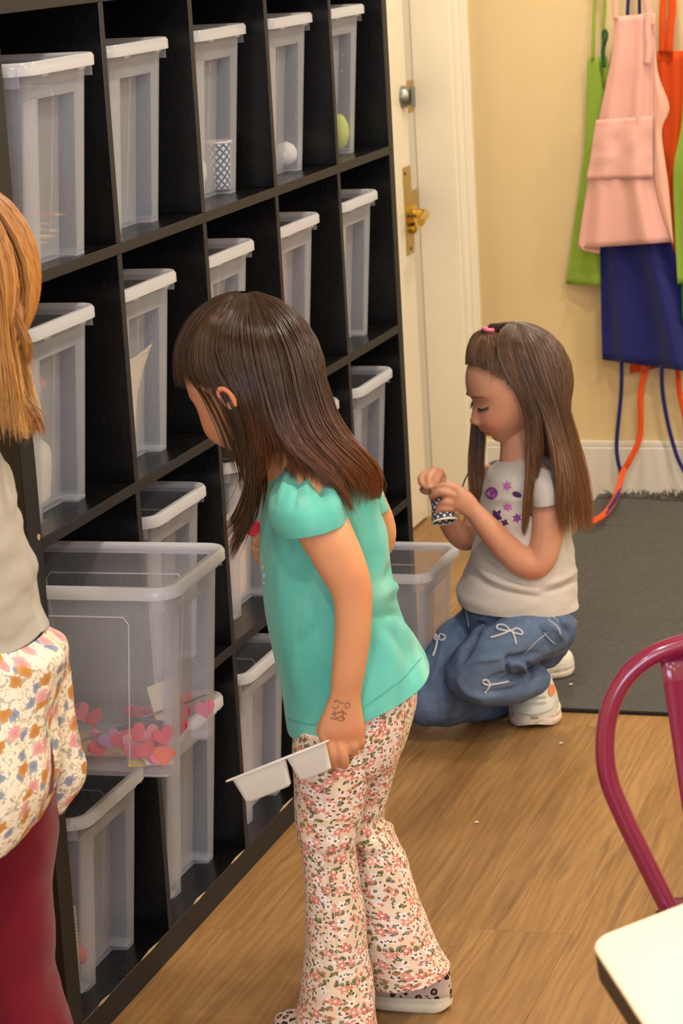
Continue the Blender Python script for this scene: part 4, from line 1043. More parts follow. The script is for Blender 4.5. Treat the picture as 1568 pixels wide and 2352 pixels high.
def mk_leopard():
    m = NT('leopard_canvas'); c = m.coord('Object'); v = m.n('ShaderNodeTexVoronoi'); v.inputs['Scale'].default_value = 78; m.l(c, v.inputs['Vector'])
    nz = m.noise(c, 160, 2); d = m.math('ADD', v.outputs['Distance'], m.math('MULTIPLY', m.math('SUBTRACT', nz, 0.5), 0.25))
    col_ = m.ramp(d, [(0.0, s2l(186, 110, 90)), (0.20, s2l(186, 110, 90)), (0.23, s2l(36, 26, 28)), (0.42, s2l(36, 26, 28)), (0.46, s2l(214, 192, 178)), (1.0, s2l(214, 192, 178))])
    m.l(col_, m.b.inputs['Base Color']); m.set(rough=0.85); return m.m
M['leopard'] = mk_leopard(); M['sole'] = plain('cream_rubber', (232, 222, 198), 0.6)
K1 = Plane((0.527, 0.196, 0)); P = K1
g1 = thing('person', (0.44, 0.17, 0), 'girl in teal shirt and floral trousers bending over a bin, holding a tray', 'person')
# --- body: head, neck, both arms with hands
A1 = head_axes(math.radians(-36), math.radians(34)); HC1 = P(566, 866, 0.0); S1 = 1.08
b = head_mesh(HC1, *A1, S1)
chain(b, P, [(585, 930, 0.0, 62), (640, 1010, 0.0, 62), (690, 1085, 0.0, 80)])
b.loft(trace(P, [(655, 1120, 770, 1120, -0.11), (672, 1210, 802, 1195, -0.145), (716, 1290, 838, 1282, -0.150), (760, 1365, 854, 1352, -0.152), (768, 1420, 854, 1415, -0.152), (766, 1480, 849, 1480, -0.15), (761, 1545, 838, 1545, -0.148), (757, 1595, 829, 1597, -0.145, 0.019), (742, 1635, 833, 1637, -0.142, 0.018), (729, 1678, 839, 1678, -0.138, 0.017), (735, 1706, 834, 1702, -0.134, 0.013)], 24))
b.loft(trace(P, [(660, 1070, 745, 1080, 0.0, 0.05), (640, 1120, 830, 1115, 0.0, 0.085), (630, 1200, 850, 1180, 0.0, 0.09), (632, 1320, 866, 1300, 0.0, 0.088), (652, 1440, 890, 1420, 0.0, 0.09), (690, 1560, 925, 1520, 0.0, 0.095), (705, 1660, 910, 1640, 0.0, 0.09), (730, 1730, 880, 1720, 0.0, 0.07)], 24))
chain(b, P, [(700, 1110, -0.06, 60), (712, 1130, -0.11, 52), (716, 1160, -0.13, 52)], 14); chain(b, P, [(770, 1110, 0.04, 55), (815, 1115, 0.10, 42)], 14)
chain(b, P, [(770, 1690, -0.045, 62), (758, 1900, -0.054, 46), (770, 2100, -0.055, 42), (778, 2300, -0.055, 34), (770, 2372, -0.055, 30)], 14)
chain(b, P, [(850, 1680, 0.05, 52), (838, 1860, 0.062, 40), (880, 2080, 0.062, 40), (930, 2195, 0.062, 26), (938, 2215, 0.062, 22)], 14)
# near hand: four fingers over the tray's end, thumb beneath
FR = 13.6
chain(b, P, [(746, 1692, -0.140, FR), (756, 1722, -0.146, FR), (762, 1744, -0.140, FR-1), (767, 1758, -0.128, FR-3)], 12)
chain(b, P, [(776, 1696, -0.140, FR), (786, 1726, -0.146, FR), (790, 1746, -0.140, FR-1), (791, 1758, -0.128, FR-3)], 12)
chain(b, P, [(802, 1692, -0.138, FR-1), (812, 1712, -0.140, FR-1), (808, 1728, -0.124, FR-2), (798, 1730, -0.110, FR-3)], 12)
chain(b, P, [(822, 1684, -0.134, FR-2), (829, 1702, -0.134, FR-2), (822, 1714, -0.118, FR-3), (810, 1714, -0.106, FR-4)], 12)
chain(b, P, [(748, 1650, -0.120, FR), (734, 1684, -0.104, FR), (736, 1712, -0.096, FR-1), (746, 1730, -0.094, FR-3)], 12)
# far arm, elbow behind her back, hand forward on the red foam
chain(b, P, [(820, 1115, 0.10, 44), (862, 1190, 0.13, 41), (874, 1238, 0.14, 35), (850, 1262, 0.15, 33), (760, 1265, 0.15, 29), (660, 1262, 0.13, 25), (618, 1262, 0.12, 24)])
for (x0, y0, x1, y1, x2, y2, of) in ((612, 1246, 596, 1248, 586, 1240, 0.11), (610, 1258, 592, 1264, 584, 1256, 0.125), (612, 1270, 594, 1280, 590, 1270, 0.135), (614, 1280, 600, 1292, 596, 1284, 0.145)):
    chain(b, P, [(x0, y0, of, 11), (x1, y1, of, 11), (x2, y2, of - 0.006, 9)], 10)
chain(b, P, [(616, 1250, 0.10, 11), (604, 1236, 0.095, 11), (594, 1230, 0.10, 9)], 10)
# ear
er = P(521, 914, -0.117); chain(b, P, [(540, 930, -0.05, 16), (530, 922, -0.09, 12), (525, 917, -0.112, 8)], 10)
b.tube([er + (A1[2]*0.0155*math.cos(t) + A1[1]*0.0095*math.sin(t) + A1[0]*0.004*math.cos(t))*S1 for t in (2*PI*i/14 for i in range(15))], 0.0042, 8)
b.tube([er - A1[2]*0.010 - A1[0]*0.004, er + A1[2]*0.008 - A1[1]*0.003 - A1[0]*0.004], 0.0055, 8)
bm1 = remesh(b, 0.0028, 3)
bl = [(P(852, 1362, -0.19), 0.03, 0.5)] + [(P(x, y, -0.16), 0.012, 0.7) for x, y in ((750, 1700), (780, 1703), (806, 1698), (826, 1690))] + [(er, 0.03, 0.8)]
blush(bm1, bl); SB1 = Surf(bm1); to_child(bm1, g1); obj('body', bm1, SK, g1, smooth=True, recalc=False)
# --- teal shirt with gathered sleeves
sh1, SS1 = cloth(trace(P, [(642, 1058, 762, 1072, 0.0, 0.045), (622, 1095, 812, 1092, 0.0, 0.085), (606, 1150, 858, 1128, 0.0, 0.112), (601, 1220, 878, 1190, 0.0, 0.118), (600, 1300, 893, 1270, 0.0, 0.118), (611, 1400, 914, 1395, 0.0, 0.118), (630, 1500, 945, 1470, 0.0, 0.122), (648, 1590, 968, 1512, 0.0, 0.128), (655, 1640, 978, 1525, 0.0, 0.130), (660, 1672, 986, 1535, 0.0, 0.131)], 96, 12, 2.3), 'shirt', M['teal'], g1, 0.0045, 9, 3.0, stretch=(1, 1, 0.55), folds=[([(735, 1330), (700, 1440), (680, 1560)], 0.006, 16), ([(745, 1420), (700, 1470), (685, 1490)], -0.006, 9), ([(880, 1330), (900, 1310), (915, 1300)], -0.009, 16), ([(868, 1370), (900, 1350), (920, 1340)], 0.008, 14), ([(860, 1420), (900, 1410), (935, 1420)], -0.007, 12), ([(880, 1200), (868, 1300), (872, 1420)], 0.007, 18), ([(870, 1450), (900, 1520), (905, 1600)], 0.008, 14), ([(900, 1450), (935, 1500), (950, 1555)], -0.008, 12), ([(925, 1440), (960, 1490), (975, 1530)], 0.007, 10), ([(855, 1480), (862, 1560), (858, 1620)], -0.007, 12), ([(660, 1250), (700, 1330), (730, 1420)], -0.005, 14), ([(640, 1240), (650, 1400), (680, 1600)], 0.004, 22), ([(820, 1120), (850, 1180), (860, 1260)], 0.006, 14)])
sl1, _ = cloth(trace(P, [(655, 1078, 752, 1098, -0.075, 0.050), (632, 1112, 775, 1118, -0.112, 0.060), (617, 1152, 786, 1146, -0.132, 0.066), (622, 1192, 792, 1172, -0.140, 0.067), (638, 1223, 794, 1194, -0.144, 0.064)], 80, 12, 2.1), 'sleeve', M['teal'], sh1, 0.002, 16, 7.0, folds=[([(668, 1082), (655, 1110), (640, 1150)], 0.006, 8), ([(690, 1088), (682, 1120), (672, 1170)], -0.006, 8), ([(706, 1092), (704, 1120), (710, 1160)], 0.006, 8), ([(724, 1098), (735, 1125), (752, 1160)], -0.008, 9), ([(738, 1100), (755, 1125), (778, 1160)], 0.008, 9), ([(650, 1085), (634, 1120), (622, 1160)], -0.005, 8)])
cloth(trace(P, [(790, 1078, 850, 1090, 0.075, 0.05), (800, 1110, 872, 1112, 0.115, 0.055), (812, 1150, 884, 1146, 0.13, 0.058), (824, 1170, 890, 1164, 0.135, 0.056)], 40, 6, 2.1), 'sleeve', M['teal'], sh1, 0.004, 16, 2.0)
FOLDS1 = 1
hm = MB()
SS1.line(hm, [(664, 1650), (735, 1662), (840, 1618), (920, 1560), (965, 1512)], 0.0008, 10)
obj('hem_stitch', hm, plain('teal_thread', (88, 176, 160), 0.8), sh1)
pr = MB()
for cx, cy, rx, ry in ((606, 1303, 3, 5), (609, 1322, 4, 5), (608, 1338, 4, 3)): SS1.patch(pr, cx, cy, rx, ry, 0, 10)
if pr.f: tag(obj('print', pr, WH, sh1, recalc=False), kind='stuff')
# --- flared floral trousers
tr1 = trace(P, [(684, 1560, 948, 1520, 0.0, 0.108), (678, 1625, 955, 1590, 0.0, 0.115), (676, 1690, 936, 1680, 0.0, 0.112), (688, 1745, 905, 1745, 0.0, 0.10)], 48, 5, 2.3)
pant, _ = cloth(tr1, 'trousers', M['floral'], g1, 0.002, 20, 1.0)
ln, SN = cloth(trace(P, [(674, 1660, 880, 1660, -0.045, 0.075), (672, 1730, 868, 1720, -0.05, 0.074), (673, 1800, 846, 1800, -0.052, 0.068), (679, 1880, 829, 1880, -0.054, 0.062), (690, 1945, 816, 1940, -0.055, 0.056), (699, 2010, 822, 2005, -0.055, 0.056), (703, 2095, 836, 2090, -0.055, 0.060), (701, 2180, 846, 2180, -0.055, 0.066), (692, 2265, 856, 2262, -0.055, 0.072), (680, 2340, 864, 2335, -0.055, 0.076), (668, 2405, 872, 2395, -0.055, 0.08)], 60, 7, 2.1), 'trouser_leg', M['floral'], pant, 0.0028, 16, 5.0, folds=[([(690, 1920), (740, 1945), (800, 1935)], 0.005, 14), ([(720, 2010), (770, 2000), (815, 1985)], -0.004, 12), ([(770, 2150), (760, 2250), (740, 2350)], 0.006, 16), ([(820, 2180), (830, 2260), (835, 2340)], -0.006, 12)])
lf, SF = cloth(trace(P, [(790, 1640, 952, 1590, 0.05, 0.075), (800, 1715, 922, 1720, 0.055, 0.066), (792, 1795, 896, 1805, 0.06, 0.058), (786, 1862, 881, 1872, 0.062, 0.054), (788, 1920, 898, 1915, 0.062, 0.058), (793, 1985, 932, 1975, 0.062, 0.062), (802, 2070, 962, 2068, 0.062, 0.066), (818, 2165, 1000, 2158, 0.062, 0.072), (834, 2215, 1014, 2190, 0.062, 0.073), (846, 2252, 1031, 2218, 0.062, 0.074)], 60, 7, 2.1), 'trouser_leg', M['floral'], pant, 0.0030, 16, 9.0, folds=[([(800, 1885), (850, 1895), (885, 1880)], -0.010, 10), ([(810, 1925), (850, 1945), (890, 1935)], 0.008, 12), ([(800, 1955), (850, 1972), (900, 1960)], -0.007, 9), ([(880, 1890), (900, 1905), (915, 1930)], 0.008, 10), ([(900, 2000), (930, 2100), (960, 2200)], 0.005, 16)])
sm = MB(); SN.line(sm, [(868, 1700), (852, 1770), (838, 1850)], 0.0007, 10); SN.line(sm, [(745, 1790), (748, 1900), (752, 2000), (770, 2120), (776, 2250)], 0.0006, 10)
tag(obj('seam', sm, plain('pale_thread', (236, 214, 190), 0.8), pant), kind='stuff')
# --- shoes
h0 = on_z(1022, 2318, 0.0); tdir = (on_z(868, 2296, 0.0) - h0).normalized()
heel1 = h0 - tdir*0.012 + Vector((0, 0, 0))
shoe(g1, heel1, tdir, 0.205, M['leopard'], M['sole'], width=0.076, height=0.062, sole=0.026)
toe1 = on_z(640, 2372, 0.0); t1 = (-RH*0.70 + NH*0.71).normalized()
shoe(g1, toe1 - t1*0.205, t1, 0.205, M['leopard'], M['sole'], width=0.078, height=0.052, sole=0.024)
# --- pen drawing on the back of the hand
ink = MB()
for ln_ in ([(768, 1612), (775, 1607), (782, 1614), (790, 1612)], [(792, 1616), (800, 1613), (803, 1620), (797, 1625), (790, 1620)], [(764, 1622), (772, 1626), (778, 1620)], [(762, 1640), (775, 1636), (788, 1634), (796, 1640)], [(760, 1648), (772, 1650), (784, 1644), (792, 1650)], [(776, 1652), (784, 1655), (790, 1651)], [(768, 1630), (770, 1642), (774, 1650)], [(786, 1628), (788, 1640), (787, 1650)]):
    SB1.line(ink, ln_, 0.0007, 5, 4)
tag(obj('pen_drawing', ink, plain('faded_ink', (160, 106, 76), 0.7), g1), kind='stuff')
# --- hair
HB1 = hair_mat('dark_brown_hair', (54, 36, 23), (72, 45, 27), (146, 82, 42), 0.32)
cr = (558, 690)
frontg = [
    [(545, 692, 0.03), (480, 735, 0.075), (440, 800, 0.085), (434, 850, 0.075), (448, 890, 0.06)],
    [(545, 690, 0.015), (470, 728, 0.035), (430, 790, 0.04), (424, 845, 0.03), (436, 886, 0.02)],
    [(545, 690, 0.00), (468, 728, -0.01), (430, 790, -0.02), (425, 848, -0.03), (440, 886, -0.045)],
    [(548, 690, -0.005), (472, 730, -0.04), (436, 795, -0.055), (438, 855, -0.07), (462, 895, -0.085)],
    [(552, 689, -0.01), (480, 735, -0.06), (452, 800, -0.082), (462, 862, -0.10), (490, 902, -0.108)],
    [(555, 688, -0.012), (494, 740, -0.07), (474, 810, -0.095), (490, 870, -0.112), (514, 906, -0.118)],
    [(556, 688, -0.015), (505, 745, -0.075), (492, 815, -0.100), (512, 870, -0.118), (530, 898, -0.122), (546, 925, -0.122), (562, 980, -0.118)],
]
nearg = [
    [(556, 688, -0.015), (505, 745, -0.075), (496, 815, -0.102), (524, 872, -0.120), (552, 925, -0.124), (572, 990, -0.118), (578, 1060, -0.108), (572, 1130, -0.10), (550, 1205, -0.09), (528, 1262, -0.085)],
    [(562, 688, -0.015), (540, 750, -0.085), (545, 830, -0.115), (570, 910, -0.125), (590, 990, -0.12), (594, 1060, -0.11), (588, 1130, -0.10), (562, 1215, -0.09), (536, 1285, -0.08)],
    [(566, 688, -0.015), (565, 750, -0.088), (578, 835, -0.12), (600, 920, -0.128), (616, 995, -0.128), (628, 1040, -0.125), (626, 1075, -0.12), (604, 1110, -0.115)],
    [(570, 688, -0.015), (590, 750, -0.09), (612, 840, -0.122), (634, 930, -0.13), (656, 1000, -0.138), (690, 1050, -0.148), (742, 1090, -0.158), (784, 1135, -0.162), (800, 1175, -0.158)],
    [(574, 688, -0.01), (620, 745, -0.085), (650, 840, -0.118), (668, 930, -0.128), (694, 1000, -0.138), (738, 1050, -0.15), (780, 1095, -0.158), (804, 1150, -0.155), (806, 1184, -0.15)],
    [(582, 688, -0.01), (650, 740, -0.07), (692, 830, -0.10), (712, 920, -0.11), (742, 995, -0.12), (790, 1048, -0.125), (836, 1090, -0.12), (862, 1128, -0.105), (850, 1160, -0.09)],
    [(588, 688, -0.005), (672, 745, -0.045), (724, 840, -0.07), (752, 930, -0.08), (786, 1000, -0.088), (838, 1050, -0.085), (872, 1102, -0.07), (868, 1146, -0.06), (840, 1150, -0.05)],
    [(590, 690, 0.0), (682, 755, -0.01), (742, 860, -0.02), (772, 950, -0.03), (814, 1016, -0.04), (862, 1066, -0.04), (880, 1115, -0.03), (868, 1150, -0.02), (840, 1142, -0.015)],
    [(588, 692, 0.01), (680, 758, 0.04), (738, 865, 0.05), (768, 955, 0.05), (805, 1022, 0.04), (845, 1075, 0.04), (866, 1120, 0.03), (858, 1140, 0.03)],
    [(575, 692, 0.02), (640, 745, 0.09), (690, 850, 0.115), (710, 950, 0.12), (740, 1030, 0.12), (790, 1080, 0.11)],
    [(560, 692, 0.02), (560, 745, 0.10), (570, 850, 0.125), (590, 960, 0.125), (600, 1060, 0.115), (580, 1150, 0.10)],
    [(548, 692, 0.025), (500, 735, 0.085), (475, 800, 0.105), (490, 870, 0.11), (520, 950, 0.105)],
]
wisps = [
    [(446, 884, -0.05), (464, 915, -0.070), (482, 955, -0.082), (500, 1000, -0.086), (520, 1045, -0.088), (534, 1090, -0.086)],
    [(470, 900, -0.080), (494, 940, -0.088), (512, 985, -0.09), (530, 1030, -0.09), (545, 1090, -0.088), (548, 1130, -0.085)],
    [(478, 905, -0.086), (500, 950, -0.092), (524, 1000, -0.095), (548, 1060, -0.095), (560, 1130, -0.09)],
]
wisps2 = [
    [(486, 898, -0.108), (508, 935, -0.113), (528, 985, -0.110), (548, 1040, -0.104), (556, 1110, -0.10)],
    [(512, 902, -0.118), (534, 945, -0.120), (552, 1000, -0.116), (566, 1060, -0.110), (566, 1120, -0.10)],
    [(530, 905, -0.122), (552, 955, -0.123), (568, 1010, -0.118), (576, 1070, -0.110), (572, 1130, -0.10)],
]
tails = [
    [(566, 1000, -0.112), (572, 1080, -0.105), (560, 1150, -0.10), (534, 1200, -0.095), (508, 1228, -0.09)],
    [(572, 1000, -0.115), (578, 1090, -0.108), (566, 1170, -0.10), (540, 1225, -0.095), (516, 1256, -0.09)],
    [(580, 1000, -0.117), (586, 1090, -0.11), (578, 1180, -0.10), (556, 1240, -0.092), (530, 1290, -0.085)],
    [(585, 1010, -0.115), (600, 1060, -0.11), (606, 1110, -0.10), (596, 1160, -0.09)],
]
hair(P, [(nearg, 2700, 0.018, 0.0020), (frontg, 900, 0.010, 0.0016), (wisps2, 60, 0.004, 0.0026), (wisps, 26, 0.003, 0.0024), (tails, 200, 0.010, 0.0032)], g1, HB1, HC1 + A1[2]*(-0.03), 11, 0.00095, head=(HC1, A1, S1))
# --- red foam piece in the far hand
rf = thing('foam_shape', P(585, 1218, 0.11), 'red foam shape held in front of the teal shirt', 'foam shape')
ptsr = [P(x, y, 0.105) for x, y in ((562, 1222), (572, 1208), (584, 1199), (597, 1198), (600, 1236), (590, 1232), (576, 1230))]
obj('foam_shape_body', MB().loft([[p - NH*0.006 for p in ptsr], [p + NH*0.006 for p in ptsr]]), HM['red'], rf, bevel=0.0015)
# --- white divided plastic tray
ty = thing('plastic_tray', P(630, 1790, -0.15), 'white divided plastic tray held low in the left hand', 'tray')
e1 = (P(517, 1794, -0.19) - P(746, 1702, -0.19)); TL = e1.length; e1.normalize(); e2 = (NH*0.955 + Vector((0, 0, -0.297))).normalized(); e3 = e2.cross(e1).normalized()
if e3.z > 0: e3 = -e3
o0 = P(746, 1702, -0.190) - e1*0.006; TWd = 0.075
def tp_(a, b_, c): return o0 + e1*a + e2*b_ + e3*c
TM = mk_plastic('white_tray_plastic', 0.86, (0.93, 0.91, 0.86), 0.25, 0.35)
def rr(a0, a1, b0, b1, c, r=0.008):
    pts = []
    for (ca, cb, s0) in ((a1 - r, b1 - r, 0), (a0 + r, b1 - r, PI/2), (a0 + r, b0 + r, PI), (a1 - r, b0 + r, 1.5*PI)):
        for i in range(5):
            t_ = s0 + PI/2*i/4; pts.append(tp_(ca + r*math.cos(t_), cb + r*math.sin(t_), c))
    return pts
LT = TL + 0.006
rimm = MB(); rings_ = [rr(0, LT, 0, TWd, 0.0), rr(0, LT, 0, TWd, 0.0025), rr(0.006, LT - 0.006, 0.006, TWd - 0.006, 0.0032)]
rimm.loft(rings_, True, False, False); obj('rim', rimm, TM, ty, smooth=True, auto=40)
for a0, a1 in ((0.006, LT*0.415), (LT*0.43, LT - 0.010)):
    sl = 0.006
    w = MB().loft([rr(a0 - 0.002, a1 + 0.002, 0.006, TWd - 0.006, 0.0015), rr(a0, a1, 0.007, TWd - 0.007, 0.003), rr(a0 + sl, a1 - sl, 0.016, TWd - 0.016, 0.040), rr(a0 + sl + 0.004, a1 - sl - 0.004, 0.020, TWd - 0.020, 0.043)], True, False, True)
    obj('well', w, TM, ty, smooth=True, auto=40)
obj('bridge', MB().loft([rr(LT*0.41, LT*0.435, 0.006, TWd - 0.006, 0.001, 0.001), rr(LT*0.41, LT*0.435, 0.006, TWd - 0.006, 0.0028, 0.001)]), TM, ty)
# ------------------------------------------------------------------ kneeling girl
def mk_denim():
    m = NT('washed_denim'); c = m.coord('Object'); n = m.noise(c, 11, 4, 0.6); n2 = m.noise(m.coord('Object', (1, 1, 0.25)), 260, 3, 0.7)
    cc = m.ramp(n, [(0.3, s2l(58, 78, 112)), (0.55, s2l(88, 112, 150)), (0.75, s2l(118, 140, 172))])
    m.l(m.mix(m.math('MULTIPLY', n2, 0.35), cc, s2l(150, 165, 188)), m.b.inputs['Base Color']); m.set(rough=0.85, spec=0.2); m.bump(n2, 0.2, 0.0008); return m.m
M['denim'] = mk_denim()
def mk_heather():
    m = NT('oatmeal_heather_jersey'); c = m.coord('Object'); n = m.noise(m.coord('Object', (1, 1, 4)), 240, 3, 0.7)
    m.l(m.mix(n, s2l(196, 188, 182), s2l(228, 222, 216)), m.b.inputs['Base Color']); m.set(rough=0.9, spec=0.15, sheen=0.2); m.bump(n, 0.15, 0.0006); return m.m
M['heather'] = mk_heather()
P = K2 = Plane((0.30, 1.72, 0))
g2 = thing('person', (0.25, 1.74, 0), 'kneeling girl with long brown hair in grey shirt and bow print jeans', 'person')
A2 = head_axes(math.radians(16), math.radians(20)); HC2 = P(1176, 882, 0.0); S2 = 1.10
b = head_mesh(HC2, *A2, S2)
chain(b, P, [(1192, 960, 0.0, 46), (1192, 1020, 0.0, 44), (1198, 1075, 0.01, 56)])
# trunk and legs under the clothes join every limb to one body
b.loft(trace(P, [(1165, 1050, 1225, 1045, 0.0, 0.04), (1145, 1085, 1262, 1082, 0.0, 0.07), (1130, 1150, 1272, 1150, 0.0, 0.078), (1122, 1230, 1285, 1230, 0.0, 0.082), (1105, 1310, 1290, 1310, 0.0, 0.085), (1100, 1390, 1285, 1390, 0.0, 0.085), (1120, 1450, 1275, 1450, 0.0, 0.08)], 22))
chain(b, P, [(1225, 1095, -0.05, 38), (1250, 1110, -0.085, 36)], 12); chain(b, P, [(1160, 1095, 0.05, 34), (1122, 1105, 0.085, 32)], 12)
chain(b, P, [(1240, 1440, -0.05, 42), (1120, 1506, -0.12, 40), (1090, 1545, -0.125, 36), (1170, 1576, -0.105, 26), (1225, 1562, -0.065, 22)], 12)
chain(b, P, [(1130, 1440, 0.05, 44), (1040, 1520, -0.01, 42), (992, 1606, -0.07, 32), (1070, 1616, 0.01, 24), (1190, 1590, 0.14, 20)], 12)
# near arm
chain(b, P, [(1252, 1115, -0.085, 38), (1258, 1170, -0.10, 38), (1254, 1240, -0.108, 37), (1234, 1293, -0.112, 36), (1196, 1288, -0.115, 35), (1150, 1246, -0.118, 32), (1110, 1200, -0.12, 27), (1092, 1178, -0.12, 23)])
b.loft(trace(P, [(1080, 1196, 1108, 1166, -0.12, 0.018), (1056, 1178, 1086, 1136, -0.12, 0.017), (1038, 1170, 1062, 1118, -0.12, 0.015), (1032, 1160, 1050, 1114, -0.118, 0.011)], 18, 4))
FQ = 8.6
chain(b, P, [(1052, 1122, -0.12, FQ+1), (1028, 1116, -0.122, FQ+1), (1008, 1119, -0.115, FQ), (992, 1124, -0.105, FQ-1.5)], 10)
chain(b, P, [(1046, 1138, -0.122, FQ+1), (1020, 1130, -0.128, FQ+1), (1002, 1134, -0.122, FQ), (990, 1142, -0.112, FQ-1.5)], 10)
chain(b, P, [(1042, 1156, -0.122, FQ), (1024, 1153, -0.128, FQ), (1012, 1158, -0.122, FQ-1), (1005, 1166, -0.115, FQ-2)], 10)
chain(b, P, [(1040, 1168, -0.12, FQ), (1022, 1167, -0.126, FQ), (1008, 1172, -0.122, FQ-1), (1002, 1182, -0.115, FQ-2)], 10)
chain(b, P, [(1056, 1140, -0.105, FQ+1), (1030, 1128, -0.092, FQ+1), (1008, 1128, -0.088, FQ), (994, 1130, -0.092, FQ-1.5)], 10)
# far arm and pinching hand
chain(b, P, [(1120, 1100, 0.085, 34), (1102, 1180, 0.08, 34), (1078, 1232, 0.055, 31), (1050, 1226, 0.01, 27), (1020, 1178, -0.03, 23), (1004, 1136, -0.05, 20)])
chain(b, P, [(1004, 1132, -0.05, 20), (1000, 1108, -0.055, 23), (1002, 1094, -0.055, 20)])
for q in ([(990, 1084, -0.066, 9.5), (970, 1094, -0.078, 9.5), (968, 1108, -0.086, 9), (984, 1122, -0.092, 7.5)], [(1000, 1080, -0.068, 9.5), (986, 1094, -0.084, 9.5), (984, 1110, -0.09, 8.5), (990, 1122, -0.092, 7)], [(1012, 1084, -0.062, 9), (1004, 1100, -0.078, 9), (1000, 1114, -0.08, 8), (998, 1122, -0.08, 7)], [(1018, 1094, -0.05, 8.5), (1014, 1110, -0.064, 8), (1008, 1120, -0.066, 7)], [(984, 1126, -0.05, 10.5), (972, 1124, -0.066, 10), (978, 1128, -0.082, 9), (988, 1128, -0.09, 7.5)]):
    chain(b, P, q, 10)
bm2 = remesh(b, 0.0030, 3)
sp2 = [(face_pt(HC2, A2, S2, x, z), r, a) for x, z, r, a in ((0, -0.056, 0.007, 0.9), (0, -0.067, 0.007, 0.9), (0.011, -0.0615, 0.007, 0.9), (-0.011, -0.0615, 0.007, 0.9), (0.038, -0.042, 0.022, 0.55), (0, -0.035, 0.010, 0.4))]
blush(bm2, sp2 + [(P(1222, 1325, -0.14), 0.03, 0.5)]); to_child(bm2, g2); obj('body', bm2, SK2, g2, smooth=True, recalc=False)
DK = plain('dark_lash_brown', (44, 28, 22), 0.6); BRW = plain('brow_brown', (120, 78, 50), 0.8)
for s in (1, -1):
    lash = MB().tube([face_pt(HC2, A2, S2, s*(0.016 + 0.027*t), -0.0075 - 0.0030*math.sin(PI*t) + 0.001*t, 0.0014) for t in (i/10 for i in range(11))], [0.0009 + 0.0009*math.sin(PI*min(1, i/8)) for i in range(11)], 6)
    for i in range(12):
        t = 0.1 + 0.085*i; p0 = face_pt(HC2, A2, S2, s*(0.016 + 0.027*t), -0.0075 - 0.0030*math.sin(PI*t), 0.001)
        lash.tube([p0, p0 + (A2[1]*0.0055 - A2[2]*0.0045 + A2[0]*s*(t - 0.4)*0.006)*S2], [0.0007, 0.0002], 4)
    tag(obj('eyelashes', lash, DK, g2), kind='stuff')
    obj('eyebrow', MB().tube([face_pt(HC2, A2, S2, s*(0.012 + 0.032*t), 0.0150 + 0.0025*math.sin(PI*t*0.8) - 0.002*t, 0.0006) for t in (i/10 for i in range(11))], [0.0006 + 0.0014*math.sin(PI*(0.15 + 0.8*i/10)) for i in range(11)], 6, flat=0.6), BRW, g2)
obj('lip_line', MB().tube([face_pt(HC2, A2, S2, -0.019 + 0.038*t, -0.0615 - 0.0015*math.sin(PI*t), 0.0004) for t in (i/12 for i in range(13))], [0.0004 + 0.0007*math.sin(PI*i/12) for i in range(13)], 5), plain('lip_shadow_rose', (140, 74, 66), 0.6), g2)
# --- jeans
b = MB()
b.loft(trace(P, [(1062, 1372, 1316, 1368, 0.0, 0.105), (1058, 1410, 1318, 1405, 0.0, 0.112), (1066, 1450, 1314, 1450, 0.01, 0.112), (1100, 1500, 1300, 1490, 0.02, 0.09)], 28, 4))
chain(b, P, [(1262, 1440, -0.06, 62), (1190, 1468, -0.10, 66), (1120, 1506, -0.125, 66), (1082, 1548, -0.13, 60)], 20)
chain(b, P, [(1078, 1552, -0.13, 58), (1120, 1572, -0.13, 50), (1170, 1578, -0.11, 42), (1212, 1568, -0.075, 38), (1228, 1558, -0.065, 36)], 20)
chain(b, P, [(1268, 1445, 0.0, 56), (1250, 1488, 0.02, 50)], 18)
chain(b, P, [(1120, 1440, 0.05, 70), (1060, 1490, 0.01, 70), (1010, 1562, -0.045, 64), (986, 1616, -0.075, 55)], 20)
chain(b, P, [(988, 1614, -0.075, 52), (1060, 1622, 0.0, 42), (1140, 1612, 0.09, 36), (1200, 1590, 0.14, 30)], 18)
jm = remesh(b, 0.0040, 5)
zmin = 0.002
for v in jm.vertices:
    if v.co.z < zmin: v.co.z = zmin
wrinkle(jm, 0.0060, 14, (1, 1, 1.2), 2.0); wrinkle(jm, 0.0022, 38, (1, 1, 1.5), 6.0)
crease(jm, [([(1098, 1440), (1080, 1480), (1060, 1520)], -0.016, 10), ([(1140, 1420), (1110, 1432), (1085, 1440)], -0.010, 8), ([(1160, 1512), (1195, 1510), (1230, 1500)], -0.016, 9), ([(1168, 1510), (1166, 1535), (1172, 1560)], -0.014, 6), ([(1180, 1520), (1200, 1530), (1206, 1550)], 0.012, 8), ([(1210, 1525), (1222, 1545), (1222, 1570)], -0.012, 6), ([(1090, 1520), (1120, 1515), (1160, 1510)], 0.007, 8), ([(1240, 1440), (1256, 1462), (1262, 1490)], -0.010, 7), ([(1256, 1430), (1276, 1448), (1290, 1470)], 0.010, 7), ([(1280, 1420), (1296, 1440), (1304, 1460)], -0.010, 6), ([(1050, 1560), (1070, 1590), (1110, 1606)], 0.006, 8), ([(1120, 1560), (1145, 1550), (1165, 1548)], -0.006, 5), ([(1110, 1590), (1150, 1588), (1190, 1578)], -0.007, 7), ([(1020, 1470), (1010, 1520), (990, 1570)], 0.008, 12), ([(1060, 1400), (1066, 1440), (1060, 1470)], -0.008, 8)])
for v in jm.vertices:
    if v.co.z < zmin: v.co.z = zmin
SJ = Surf(jm); to_child(jm, g2); jo = obj('jeans', jm, M['denim'], g2, smooth=True, recalc=False)
BW = plain('white_bow_print', (214, 216, 222), 0.85)
